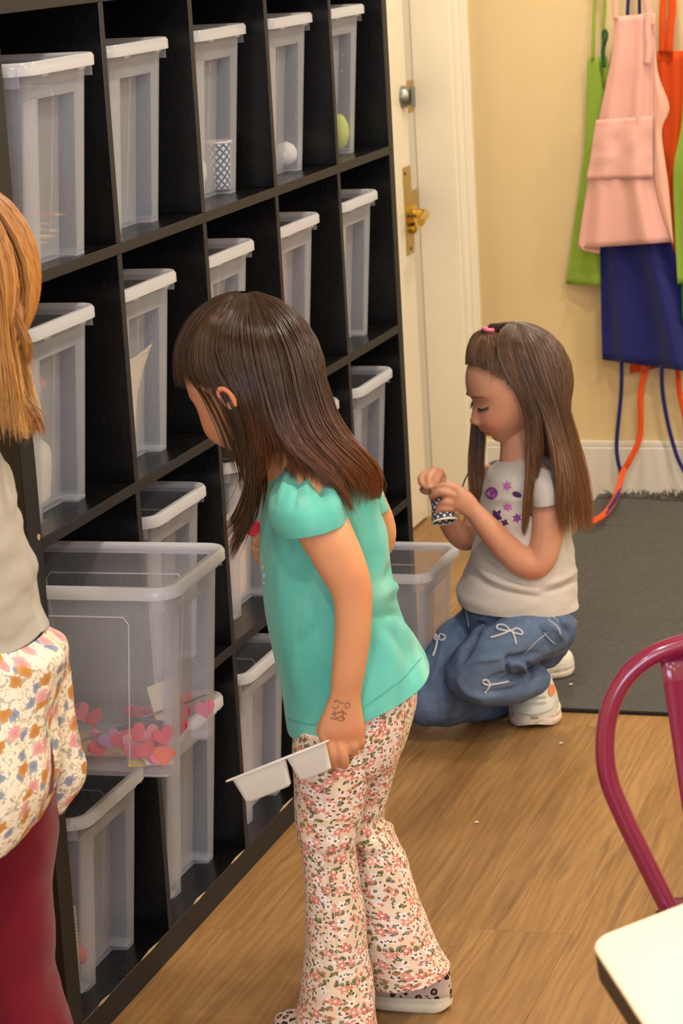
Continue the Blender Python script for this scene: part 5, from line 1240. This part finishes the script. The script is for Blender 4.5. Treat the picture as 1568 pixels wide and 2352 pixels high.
def bow(lines, r=0.0022):
    mb = MB()
    for l_ in lines: SJ.line(mb, l_, r, 6, 6)
    if mb.f: tag(obj('bow_print', mb, BW, jo, smooth=True), kind='stuff')
bow([[(1172, 1450), (1158, 1437), (1143, 1437), (1142, 1445), (1158, 1449), (1172, 1450)], [(1172, 1450), (1186, 1444), (1198, 1451), (1197, 1457), (1184, 1455), (1172, 1450)], [(1170, 1450), (1150, 1458), (1126, 1465)], [(1174, 1450), (1180, 1460), (1184, 1480)]])
bow([[(1008, 1466), (1012, 1458), (1020, 1460), (1022, 1467), (1014, 1472), (1007, 1468)], [(1006, 1468), (1002, 1488), (995, 1508)], [(1005, 1466), (1001, 1458), (1000, 1470), (1006, 1470)]])
bow([[(1125, 1572), (1117, 1562), (1109, 1562), (1110, 1570), (1125, 1574)], [(1125, 1573), (1118, 1584), (1112, 1592)], [(1126, 1573), (1145, 1570), (1166, 1566)]])
bow([[(1118, 1402), (1130, 1398), (1135, 1404), (1124, 1408), (1118, 1402)], [(1136, 1404), (1148, 1398), (1156, 1400), (1150, 1406)]], 0.0014)
stc = MB(); SJ.line(stc, [(1256, 1424), (1278, 1440), (1286, 1456)], 0.0010); SJ.line(stc, [(1262, 1412), (1282, 1428)], 0.0010); SJ.line(stc, [(1070, 1400), (1075, 1420), (1078, 1440)], 0.0009); SJ.line(stc, [(1202, 1502), (1230, 1474), (1258, 1452)], 0.0008); SJ.line(stc, [(1248, 1452), (1272, 1478)], 0.0010)
tag(obj('stitching', stc, BW, jo), kind='stuff')
cuff = MB(); SJ.line(cuff, [(1168, 1508), (1164, 1530), (1170, 1552)], 0.0014)
# --- shirt
sh2, SS2 = cloth(trace(P, [(1156, 1058, 1232, 1040, 0.0, 0.042), (1136, 1072, 1262, 1058, 0.0, 0.075), (1118, 1092, 1284, 1088, 0.0, 0.096), (1106, 1150, 1296, 1150, 0.0, 0.104), (1098, 1210, 1308, 1210, 0.0, 0.108), (1082, 1275, 1318, 1275, 0.0, 0.112), (1064, 1325, 1322, 1322, 0.0, 0.118), (1048, 1358, 1324, 1355, 0.0, 0.124), (1052, 1382, 1328, 1386, 0.0, 0.126)], 90, 12, 2.2), 'shirt', M['heather'], g2, 0.004, 13, 4.0, stretch=(0.7, 0.7, 1.8), folds=[([(1100, 1270), (1140, 1310), (1210, 1345)], -0.009, 8), ([(1095, 1300), (1140, 1335), (1230, 1360)], 0.008, 8), ([(1080, 1320), (1150, 1355), (1240, 1372)], -0.008, 8), ([(1240, 1345), (1290, 1330), (1320, 1310)], 0.008, 9), ([(1250, 1362), (1290, 1350), (1322, 1335)], -0.007, 7), ([(1130, 1215), (1150, 1250), (1180, 1290)], -0.007, 9), ([(1270, 1200), (1290, 1260), (1300, 1320)], 0.006, 10), ([(1130, 1145), (1165, 1148), (1215, 1150)], 0.004, 5)])
cloth(trace(P, [(1222, 1062, 1284, 1078, -0.055, 0.042), (1218, 1098, 1292, 1098, -0.085, 0.046), (1218, 1132, 1296, 1122, -0.098, 0.046), (1222, 1160, 1298, 1144, -0.102, 0.044)], 44, 6, 2.1), 'sleeve', M['heather'], sh2, 0.004, 20, 1.0)
cloth(trace(P, [(1118, 1070, 1165, 1062, 0.07, 0.04), (1104, 1100, 1160, 1100, 0.09, 0.042), (1098, 1140, 1156, 1140, 0.095, 0.042)], 36, 6, 2.1), 'sleeve', M['heather'], sh2, 0.004, 20, 3.0)
PP1 = plain('violet_print', (150, 66, 158), 0.8); PP2 = plain('orchid_print', (196, 112, 188), 0.8); PP3 = plain('plum_print', (84, 38, 92), 0.8)
for cx, cy, rx, ry, m_, pt in ((1115, 1096, 9, 13, PP1, 5), (1113, 1106, 8, 8, PP2, 5), (1130, 1133, 14, 14, PP1, 0), (1165, 1116, 11, 12, PP2, 6), (1187, 1136, 11, 7, PP3, 0), (1166, 1165, 12, 11, PP2, 6), (1187, 1190, 11, 12, PP1, 6), (1140, 1186, 14, 18, PP3, 5), (1225, 1178, 10, 16, PP3, 5), (1218, 1152, 6, 9, PP2, 0), (1160, 1200, 9, 8, PP3, 4)):
    mb = SS2.patch(MB(), cx, cy, rx, ry, pt, 24, 0.4, 0.45)
    if mb.f: obj('flower_print', mb, m_, sh2, recalc=False)
ro = MB()
for r in (5, 9): SS2.line(ro, [(1130 + r*math.cos(t), 1133 + r*math.sin(t)) for t in (0.3, 1.4, 2.6, 3.8, 5.0)], 0.0012, 5)
if ro.f: obj('flower_print', ro, PP2, sh2)
nk = MB(); SS2.line(nk, [(1212, 1092), (1228, 1100), (1250, 1098), (1266, 1090)], 0.0012); obj('necklace', nk, plain('gold_chain', (214, 170, 80), 0.4, metal=0.6), g2)
# --- shoes
SN_ = NT('white_sneaker_leather'); cS = SN_.coord('Object'); SN_.l(SN_.mix(SN_.noise(cS, 60, 3), s2l(222, 222, 210), s2l(236, 236, 228)), SN_.b.inputs['Base Color']); SN_.set(rough=0.5); SN_ = SN_.m
SO_ = NT('scuffed_white_sole'); cS = SO_.coord('Object'); sx = SO_.n('ShaderNodeSeparateXYZ'); SO_.l(cS, sx.inputs[0])
SO_.l(SO_.mix(SO_.ramp(SO_.noise(cS, 90, 4, 0.7), [(0.52, (0, 0, 0)), (0.66, (0.7, 0.7, 0.7))]), s2l(240, 226, 214), s2l(176, 158, 132)), SO_.b.inputs['Base Color']); SO_.set(rough=0.6); SO_ = SO_.m
toe2 = on_z(1228, 1676, 0.0); dr2 = (-NH*0.985 + RH*-0.10).normalized(); heel2 = toe2 - dr2*0.185
hs = up2 = shoe(g2, heel2, dr2, 0.185, SN_, SO_, width=0.104, height=0.098, sole=0.030)
SU = Surf(up2.data, worigin(up2))
for cx, cy, rx, ry, rgb, nm in ((1266, 1586, 8, 14, (244, 148, 96), 'orange_patch'), (1272, 1560, 5, 16, (222, 232, 120), 'yellow_patch')):
    mb = SU.patch(MB(), cx, cy, rx, ry, 0, 16, 0.1)
    if mb.f: obj(nm, mb, plain(nm, rgb, 0.5), hs, recalc=False)
mb = MB()
for y_ in (1604, 1616): SU.line(mb, [(1198, y_ + 6), (1225, y_), (1252, y_ - 2)], 0.0028)
SU.line(mb, [(1190, 1634), (1225, 1640), (1262, 1628), (1278, 1608)], 0.0026)
if mb.f: tag(obj('laces', mb, plain('pale_mint_lace', (206, 216, 206), 0.8), hs), kind='stuff')
toe3 = P(1180, 1590, 0.30); toe3.z = 0.0; 
shoe(g2, Vector((toe3.x, toe3.y, 0.0105)), (RH*0.9 + NH*0.3).normalized(), 0.15, SN_, SO_, width=0.085, height=0.07, sole=0.026)
# --- hair
HB2 = hair_mat('light_brown_hair', (86, 64, 46), (98, 70, 48), (158, 108, 66), 0.36)
top = [
    [(1168, 766, -0.005), (1146, 795, -0.048), (1152, 845, -0.082), (1180, 892, -0.099), (1204, 942, -0.103), (1212, 1000, -0.106), (1210, 1080, -0.112), (1204, 1160, -0.122), (1200, 1226, -0.12)],
    [(1178, 758, -0.01), (1150, 790, -0.050), (1158, 840, -0.082), (1185, 890, -0.098), (1208, 940, -0.102), (1216, 1000, -0.105), (1214, 1080, -0.112), (1208, 1160, -0.122), (1204, 1232, -0.12)],
    [(1182, 752, -0.01), (1168, 790, -0.065), (1184, 850, -0.092), (1212, 910, -0.104), (1226, 980, -0.108), (1226, 1060, -0.115), (1220, 1140, -0.122), (1212, 1205, -0.12)],
    [(1184, 750, -0.01), (1180, 790, -0.072), (1202, 860, -0.098), (1232, 925, -0.106), (1246, 985, -0.11), (1250, 1045, -0.115)],
]
topb = [
    [(1184, 750, -0.01), (1184, 790, -0.073), (1208, 860, -0.099), (1240, 925, -0.108), (1262, 985, -0.116), (1274, 1045, -0.130)],
    [(1186, 748, -0.01), (1190, 790, -0.075), (1212, 860, -0.10), (1246, 930, -0.108), (1272, 1010, -0.125), (1284, 1090, -0.150), (1284, 1165, -0.160), (1286, 1225, -0.158)],
    [(1190, 744, -0.01), (1212, 790, -0.072), (1240, 870, -0.10), (1266, 950, -0.106), (1294, 1040, -0.125), (1306, 1110, -0.150), (1310, 1180, -0.155), (1310, 1232, -0.150)],
    [(1196, 742, -0.005), (1236, 790, -0.055), (1268, 880, -0.085), (1294, 970, -0.09), (1316, 1060, -0.095), (1330, 1140, -0.10), (1336, 1200, -0.10), (1338, 1228, -0.10)],
    [(1202, 742, 0.0), (1250, 790, -0.025), (1286, 880, -0.045), (1312, 970, -0.055), (1336, 1060, -0.06), (1352, 1140, -0.065), (1356, 1195, -0.065), (1352, 1222, -0.065)],
    [(1204, 742, 0.005), (1254, 795, 0.01), (1290, 885, 0.005), (1318, 980, -0.005), (1344, 1080, -0.01), (1358, 1160, -0.02), (1356, 1215, -0.025)],
    [(1200, 744, 0.01), (1244, 800, 0.06), (1276, 890, 0.085), (1300, 980, 0.09), (1320, 1080, 0.085), (1330, 1170, 0.08)],
    [(1190, 748, 0.012), (1200, 800, 0.085), (1220, 890, 0.105), (1235, 980, 0.11), (1245, 1080, 0.11), (1250, 1160, 0.11)],
]
farlock = [
    [(1150, 780, 0.03), (1100, 850, 0.082), (1088, 930, 0.090), (1079, 1020, 0.080), (1077, 1110, 0.065), (1088, 1190, 0.05), (1100, 1250, 0.04)],
    [(1150, 780, 0.03), (1108, 850, 0.090), (1100, 930, 0.092), (1094, 1020, 0.08), (1092, 1110, 0.062), (1098, 1190, 0.045), (1106, 1240, 0.035)],
    [(1155, 778, 0.03), (1120, 850, 0.095), (1114, 930, 0.095), (1110, 1020, 0.08), (1106, 1110, 0.058), (1108, 1190, 0.04), (1112, 1235, 0.03)],
]
pulled = [  # swept up from the hairline into the topknot
    [(1196, 912, -0.104), (1188, 862, -0.098), (1176, 815, -0.082), (1156, 780, -0.050), (1132, 762, -0.014)],
    [(1172, 892, -0.101), (1168, 848, -0.092), (1158, 806, -0.072), (1144, 778, -0.042), (1128, 762, -0.012)],
    [(1146, 872, -0.095), (1144, 836, -0.083), (1138, 800, -0.062), (1132, 776, -0.036), (1125, 762, -0.010)],
    [(1118, 854, -0.084), (1116, 822, -0.068), (1116, 792, -0.046), (1120, 770, -0.024), (1122, 762, -0.006)],
    [(1092, 842, -0.062), (1092, 812, -0.046), (1098, 786, -0.028), (1110, 768, -0.012), (1118, 760, -0.003)],
    [(1076, 838, -0.034), (1078, 806, -0.022), (1088, 780, -0.012), (1104, 764, -0.004), (1116, 759, 0.0)],
    [(1068, 838, -0.004), (1072, 802, 0.0), (1084, 774, 0.002), (1100, 762, 0.004), (1114, 758, 0.006)],
    [(1072, 838, 0.03), (1078, 802, 0.03), (1090, 776, 0.025), (1104, 763, 0.016), (1114, 759, 0.012)],
    [(1092, 840, 0.065), (1096, 802, 0.055), (1106, 776, 0.04), (1112, 764, 0.026), (1116, 760, 0.018)],
]
knot = [
    [(1122, 762, 0.0), (1128, 750, 0.0), (1146, 750, -0.005), (1170, 760, -0.008), (1200, 775, -0.02), (1230, 800, -0.035)],
    [(1120, 762, 0.005), (1122, 748, 0.005), (1140, 744, 0.004), (1170, 752, 0.01), (1205, 765, 0.015), (1240, 795, 0.02)],
]
templ = [
    [(1172, 850, -0.09), (1190, 885, -0.102), (1202, 920, -0.105), (1208, 955, -0.104)],
    [(1150, 850, -0.088), (1174, 880, -0.099), (1196, 915, -0.104), (1206, 960, -0.103)],
]
strayl = [[(1088, 1050, 0.10), (1078, 1080, 0.10), (1064, 1110, 0.10), (1058, 1140, 0.10)]]
hair(P, [(top, 900, 0.012, 0.0018), (topb, 2100, 0.016, 0.0020), (farlock, 420, 0.012, 0.0018), (pulled, 1300, 0.003, 0.0014, 0.0010, 0.36, 0.42), (knot, 260, 0.010, 0.003), (templ, 130, 0.003, 0.0016, 0.0015, 0.2, 0.35), (strayl, 6, 0.001, 0.001)], g2, HB2, HC2 + A2[2]*(-0.02), 23, 0.0009, head=(HC2, A2, S2))
hc = P(1121, 757, -0.004)
obj('hair_tie', MB().tube([hc + RH*0.0095*math.cos(t) + NH*0.0095*math.sin(t) + Vector((0, 0, -0.002*math.cos(t))) for t in (2*PI*i/16 for i in range(17))], 0.0048, 8), plain('pink_elastic', (238, 120, 160), 0.6), g2, smooth=True)
# --- printed paper cup in her hands
cu = thing('paper_cup', P(1018, 1190, -0.10), 'small paper cup with navy scallop print in the kneeling girl\'s hands', 'cup')
cb = P(1012, 1150, -0.092); ce = P(1020, 1198, -0.112)
paper_cup(cu, cb, (ce - cb), 0.020, 0.0265, (ce - cb).length)
# ------------------------------------------------------------------ blonde girl at the left edge
M['olive_grey'] = fabric('grey_jersey', (178, 170, 160)); M['wine'] = fabric('wine_red_knit', (112, 16, 32))
def mk_bigfloral():
    m = NT('large_floral_cotton'); c = m.coord('UV')
    def lay(scale, R, off):
        mp = m.n('ShaderNodeMapping'); mp.inputs[1].default_value = (off, off*0.7, 0); m.l(c, mp.inputs[0])
        v = m.n('ShaderNodeTexVoronoi', voronoi_dimensions='2D'); v.inputs['Scale'].default_value = scale; m.l(mp.outputs[0], v.inputs['Vector'])
        nz = m.noise(mp.outputs[0], scale*4, 2); d = m.math('ADD', v.outputs['Distance'], m.math('MULTIPLY', m.math('SUBTRACT', nz, 0.5), 0.5))
        cs = m.n('ShaderNodeSeparateColor'); m.l(v.outputs['Color'], cs.inputs[0]); return m.math('LESS_THAN', d, R), cs, v.outputs['Distance']
    wv = m.noise(c, 95, 3, 0.6, 1.5); cc = m.mix(m.ramp(wv, [(0.53, (0, 0, 0)), (0.58, (0.75, 0.75, 0.75))]), s2l(240, 228, 206), s2l(150, 142, 132))
    for sc_, R, off, c1, c2 in ((34, 0.26, 1.3, (160, 166, 182), (126, 134, 158)), (28, 0.30, 4.1, (228, 176, 172), (210, 142, 146)), (25, 0.25, 7.7, (206, 154, 92), (182, 122, 66))):
        f, cs, d = lay(sc_, R, off); f = m.math('MULTIPLY', f, m.math('GREATER_THAN', cs.outputs[1], 0.35))
        cc = m.mix(f, cc, m.mix(m.math('MULTIPLY', d, 3.0), s2l(*c2), s2l(*c1)))
    m.l(cc, m.b.inputs['Base Color']); m.set(rough=0.85, spec=0.2); return m.m
M['bigfloral'] = mk_bigfloral()
P = K3 = Plane((on_d(20, 1500, 3.45).x, on_d(20, 1500, 3.45).y, 0))
fl3 = K3(-40, 2600, 0)
g3 = thing('person', (K3(-60, 1500, 0).x, K3(-60, 1500, 0).y, 0), 'blonde child cropped by the left edge in grey top and floral skirt', 'person')
A3 = head_axes(math.radians(200), math.radians(10)); HC3 = P(-110, 640, 0.0); S3 = 1.1
b = head_mesh(HC3, *A3, S3, 90, 70)
chain(b, P, [(-110, 760, 0, 75), (-100, 900, 0, 75), (-100, 1010, 0.0, 90)])
chain(b, P, [(-250, 1080, 0.02, 60), (-300, 1300, 0.02, 52), (-290, 1480, -0.05, 44), (-230, 1560, -0.12, 40)])
b.loft(trace(P, [(-150, 1000, -60, 1000, 0, 0.05), (-230, 1070, -30, 1080, 0, 0.085), (-250, 1250, 10, 1250, 0, 0.09), (-235, 1450, 30, 1430, 0, 0.09), (-225, 1600, 60, 1600, 0, 0.09), (-200, 1780, 60, 1780, 0, 0.085)], 22))
chain(b, P, [(20, 1740, 0.03, 80), (30, 2100, 0.03, 62), (60, 2500, 0.03, 50)], 12); chain(b, P, [(-150, 1740, -0.05, 80), (-165, 2100, -0.06, 62), (-165, 2500, -0.06, 50)], 12)
chain(b, P, [(-200, 1060, 0.0, 60), (-250, 1090, 0.02, 56)], 12)
bm3 = remesh(b, 0.005, 4); blush(bm3, []); to_child(bm3, g3); obj('body', bm3, SK2, g3, smooth=True, recalc=False)
sh3, _ = cloth(trace(P, [(-190, 960, -40, 960, 0.0, 0.05), (-260, 1030, 0, 1040, 0.0, 0.09), (-290, 1130, 30, 1150, 0.0, 0.115), (-285, 1260, 52, 1260, 0.0, 0.12), (-270, 1360, 70, 1350, 0.0, 0.12), (-260, 1440, 74, 1415, 0.0, 0.12), (-262, 1490, 92, 1450, 0.0, 0.125)], 56, 7, 2.2), 'top', M['olive_grey'], g3, 0.006, 14, 1.0, stretch=(0.8, 0.8, 2.0))
# far sleeve whose elbow bulges into the picture
cloth(trace(P, [(-70, 1060, 20, 1100, 0.02, 0.045), (-60, 1180, 46, 1200, 0.04, 0.05), (-30, 1300, 82, 1300, 0.05, 0.05), (-20, 1390, 88, 1380, 0.04, 0.05), (10, 1450, 108, 1440, 0.02, 0.045)], 40, 7, 2.1), 'sleeve', M['olive_grey'], sh3, 0.006, 16, 5.0, stretch=(1, 1, 2))
sk, _ = cloth(trace(P, [(-258, 1452, 100, 1452, 0.0, 0.125), (-262, 1490, 150, 1485, 0.0, 0.135), (-268, 1560, 152, 1545, 0.0, 0.14), (-275, 1660, 130, 1640, -0.01, 0.145), (-285, 1780, 132, 1750, -0.02, 0.15), (-300, 1880, 105, 1835, -0.03, 0.15), (-310, 1990, 60, 1900, -0.04, 0.15)], 72, 8, 2.0), 'skirt', M['bigfloral'], g3, 0.011, 12, 8.0, stretch=(1.6, 1.6, 0.5))
cloth(trace(P, [(40, 1470, 152, 1480, 0.06, 0.04), (50, 1560, 160, 1560, 0.07, 0.05), (70, 1680, 178, 1680, 0.08, 0.05), (80, 1780, 194, 1775, 0.08, 0.045), (70, 1870, 150, 1860, 0.07, 0.03)], 40, 7, 2.0), 'skirt_fold', M['bigfloral'], sk, 0.008, 16, 3.0, stretch=(1.6, 1.6, 0.5))
pa3, _ = cloth(trace(P, [(-240, 1500, 90, 1500, 0.0, 0.11), (-245, 1600, 118, 1600, 0.0, 0.115), (-240, 1720, 132, 1720, 0.0, 0.115), (-225, 1800, 130, 1800, 0.0, 0.11)], 40, 5, 2.2), 'trousers', M['wine'], g3, 0.004, 14, 2.0)
bot = K3(0, 2352, 0)
cloth(trace(P, [(-90, 1760, 136, 1760, 0.03, 0.08), (-80, 1860, 130, 1880, 0.03, 0.075), (-70, 1980, 124, 1990, 0.03, 0.07), (-60, 2100, 122, 2110, 0.03, 0.068), (-50, 2220, 128, 2225, 0.03, 0.07), (-40, 2310, 150, 2310, 0.03, 0.075), (-40, 2420, 172, 2390, 0.03, 0.08), (-40, 2560, 180, 2540, 0.03, 0.085)], 44, 6, 2.1), 'trouser_leg', M['wine'], pa3, 0.006, 12, 6.0)
cloth(trace(P, [(-250, 1760, -40, 1760, -0.05, 0.08), (-260, 1980, -60, 1980, -0.06, 0.075), (-270, 2220, -60, 2220, -0.06, 0.07), (-280, 2560, -50, 2560, -0.06, 0.085)], 40, 6, 2.1), 'trouser_leg', M['wine'], pa3, 0.005, 12, 9.0)
for px, of in ((70, 0.03), (-165, -0.06)):
    q = K3(px, 2540, of); q.z = 0.0; dd = (RH*0.35 + NH*0.93).normalized()
    shoe(g3, q - dd*0.08, dd, 0.20, plain('grey_canvas_shoe', (150, 146, 140), 0.8), M['sole'], width=0.08, height=0.07, sole=0.024)
HB3 = hair_mat('golden_blonde_hair', (150, 98, 48), (196, 136, 70), (228, 180, 112), 0.4)
gd = [
    [(-110, 470, 0.0), (-40, 510, -0.02), (0, 600, -0.02), (12, 700, -0.01), (22, 800, 0.0), (40, 900, 0.0), (52, 985, 0.0), (60, 1010, 0.0)],
    [(-110, 470, 0.01), (-30, 510, 0.03), (18, 600, 0.03), (32, 680, 0.035), (46, 780, 0.035), (66, 880, 0.03), (84, 950, 0.02), (88, 1000, 0.02)],
    [(-110, 470, 0.02), (-50, 510, 0.07), (0, 600, 0.085), (14, 690, 0.09), (20, 800, 0.09), (30, 900, 0.085), (40, 990, 0.08)],
    [(-110, 470, 0.03), (-110, 510, 0.11), (-100, 620, 0.125), (-95, 750, 0.125), (-90, 880, 0.12), (-80, 990, 0.11)],
    [(-115, 470, 0.02), (-190, 510, 0.07), (-220, 620, 0.085), (-230, 750, 0.09), (-235, 880, 0.085), (-230, 1000, 0.08)],
    [(-115, 470, 0.0), (-200, 510, -0.02), (-230, 620, -0.02), (-240, 750, -0.02), (-240, 880, -0.02), (-235, 1000, -0.02)],
]
near3 = [
    [(-115, 470, 0.0), (-180, 510, -0.07), (-200, 620, -0.09), (-205, 750, -0.09), (-205, 880, -0.09), (-200, 1000, -0.09)],
    [(-112, 470, -0.01), (-110, 510, -0.10), (-105, 620, -0.12), (-100, 750, -0.125), (-95, 880, -0.125), (-85, 1000, -0.12)],
    [(-110, 470, -0.01), (-60, 510, -0.08), (-30, 600, -0.095), (-14, 720, -0.10), (-6, 850, -0.10), (4, 940, -0.10), (10, 1010, -0.10)],
    [(-110, 470, 0.0), (-40, 510, -0.03), (6, 600, -0.04), (20, 700, -0.04), (30, 800, -0.04), (50, 900, -0.04), (62, 985, -0.04), (70, 1015, -0.04)],
]
loops = [[(10, 640, -0.04), (30, 700, -0.05), (52, 760, -0.05), (60, 800, -0.04), (56, 850, -0.03)], [(20, 660, -0.04), (42, 730, -0.05), (64, 790, -0.05), (66, 840, -0.04)]]
tip3 = [[(40, 880, 0.0), (62, 930, -0.01), (86, 960, -0.02), (94, 1000, -0.02)], [(30, 880, -0.01), (56, 940, -0.02), (80, 975, -0.03), (88, 1006, -0.03)]]
hair(P, [(gd, 1300, 0.016, 0.0032), (near3, 1000, 0.016, 0.0032), (loops, 90, 0.004, 0.003), (tip3, 120, 0.006, 0.004)], g3, HB3, HC3, 31, 0.0011, head=(HC3, A3, S3))
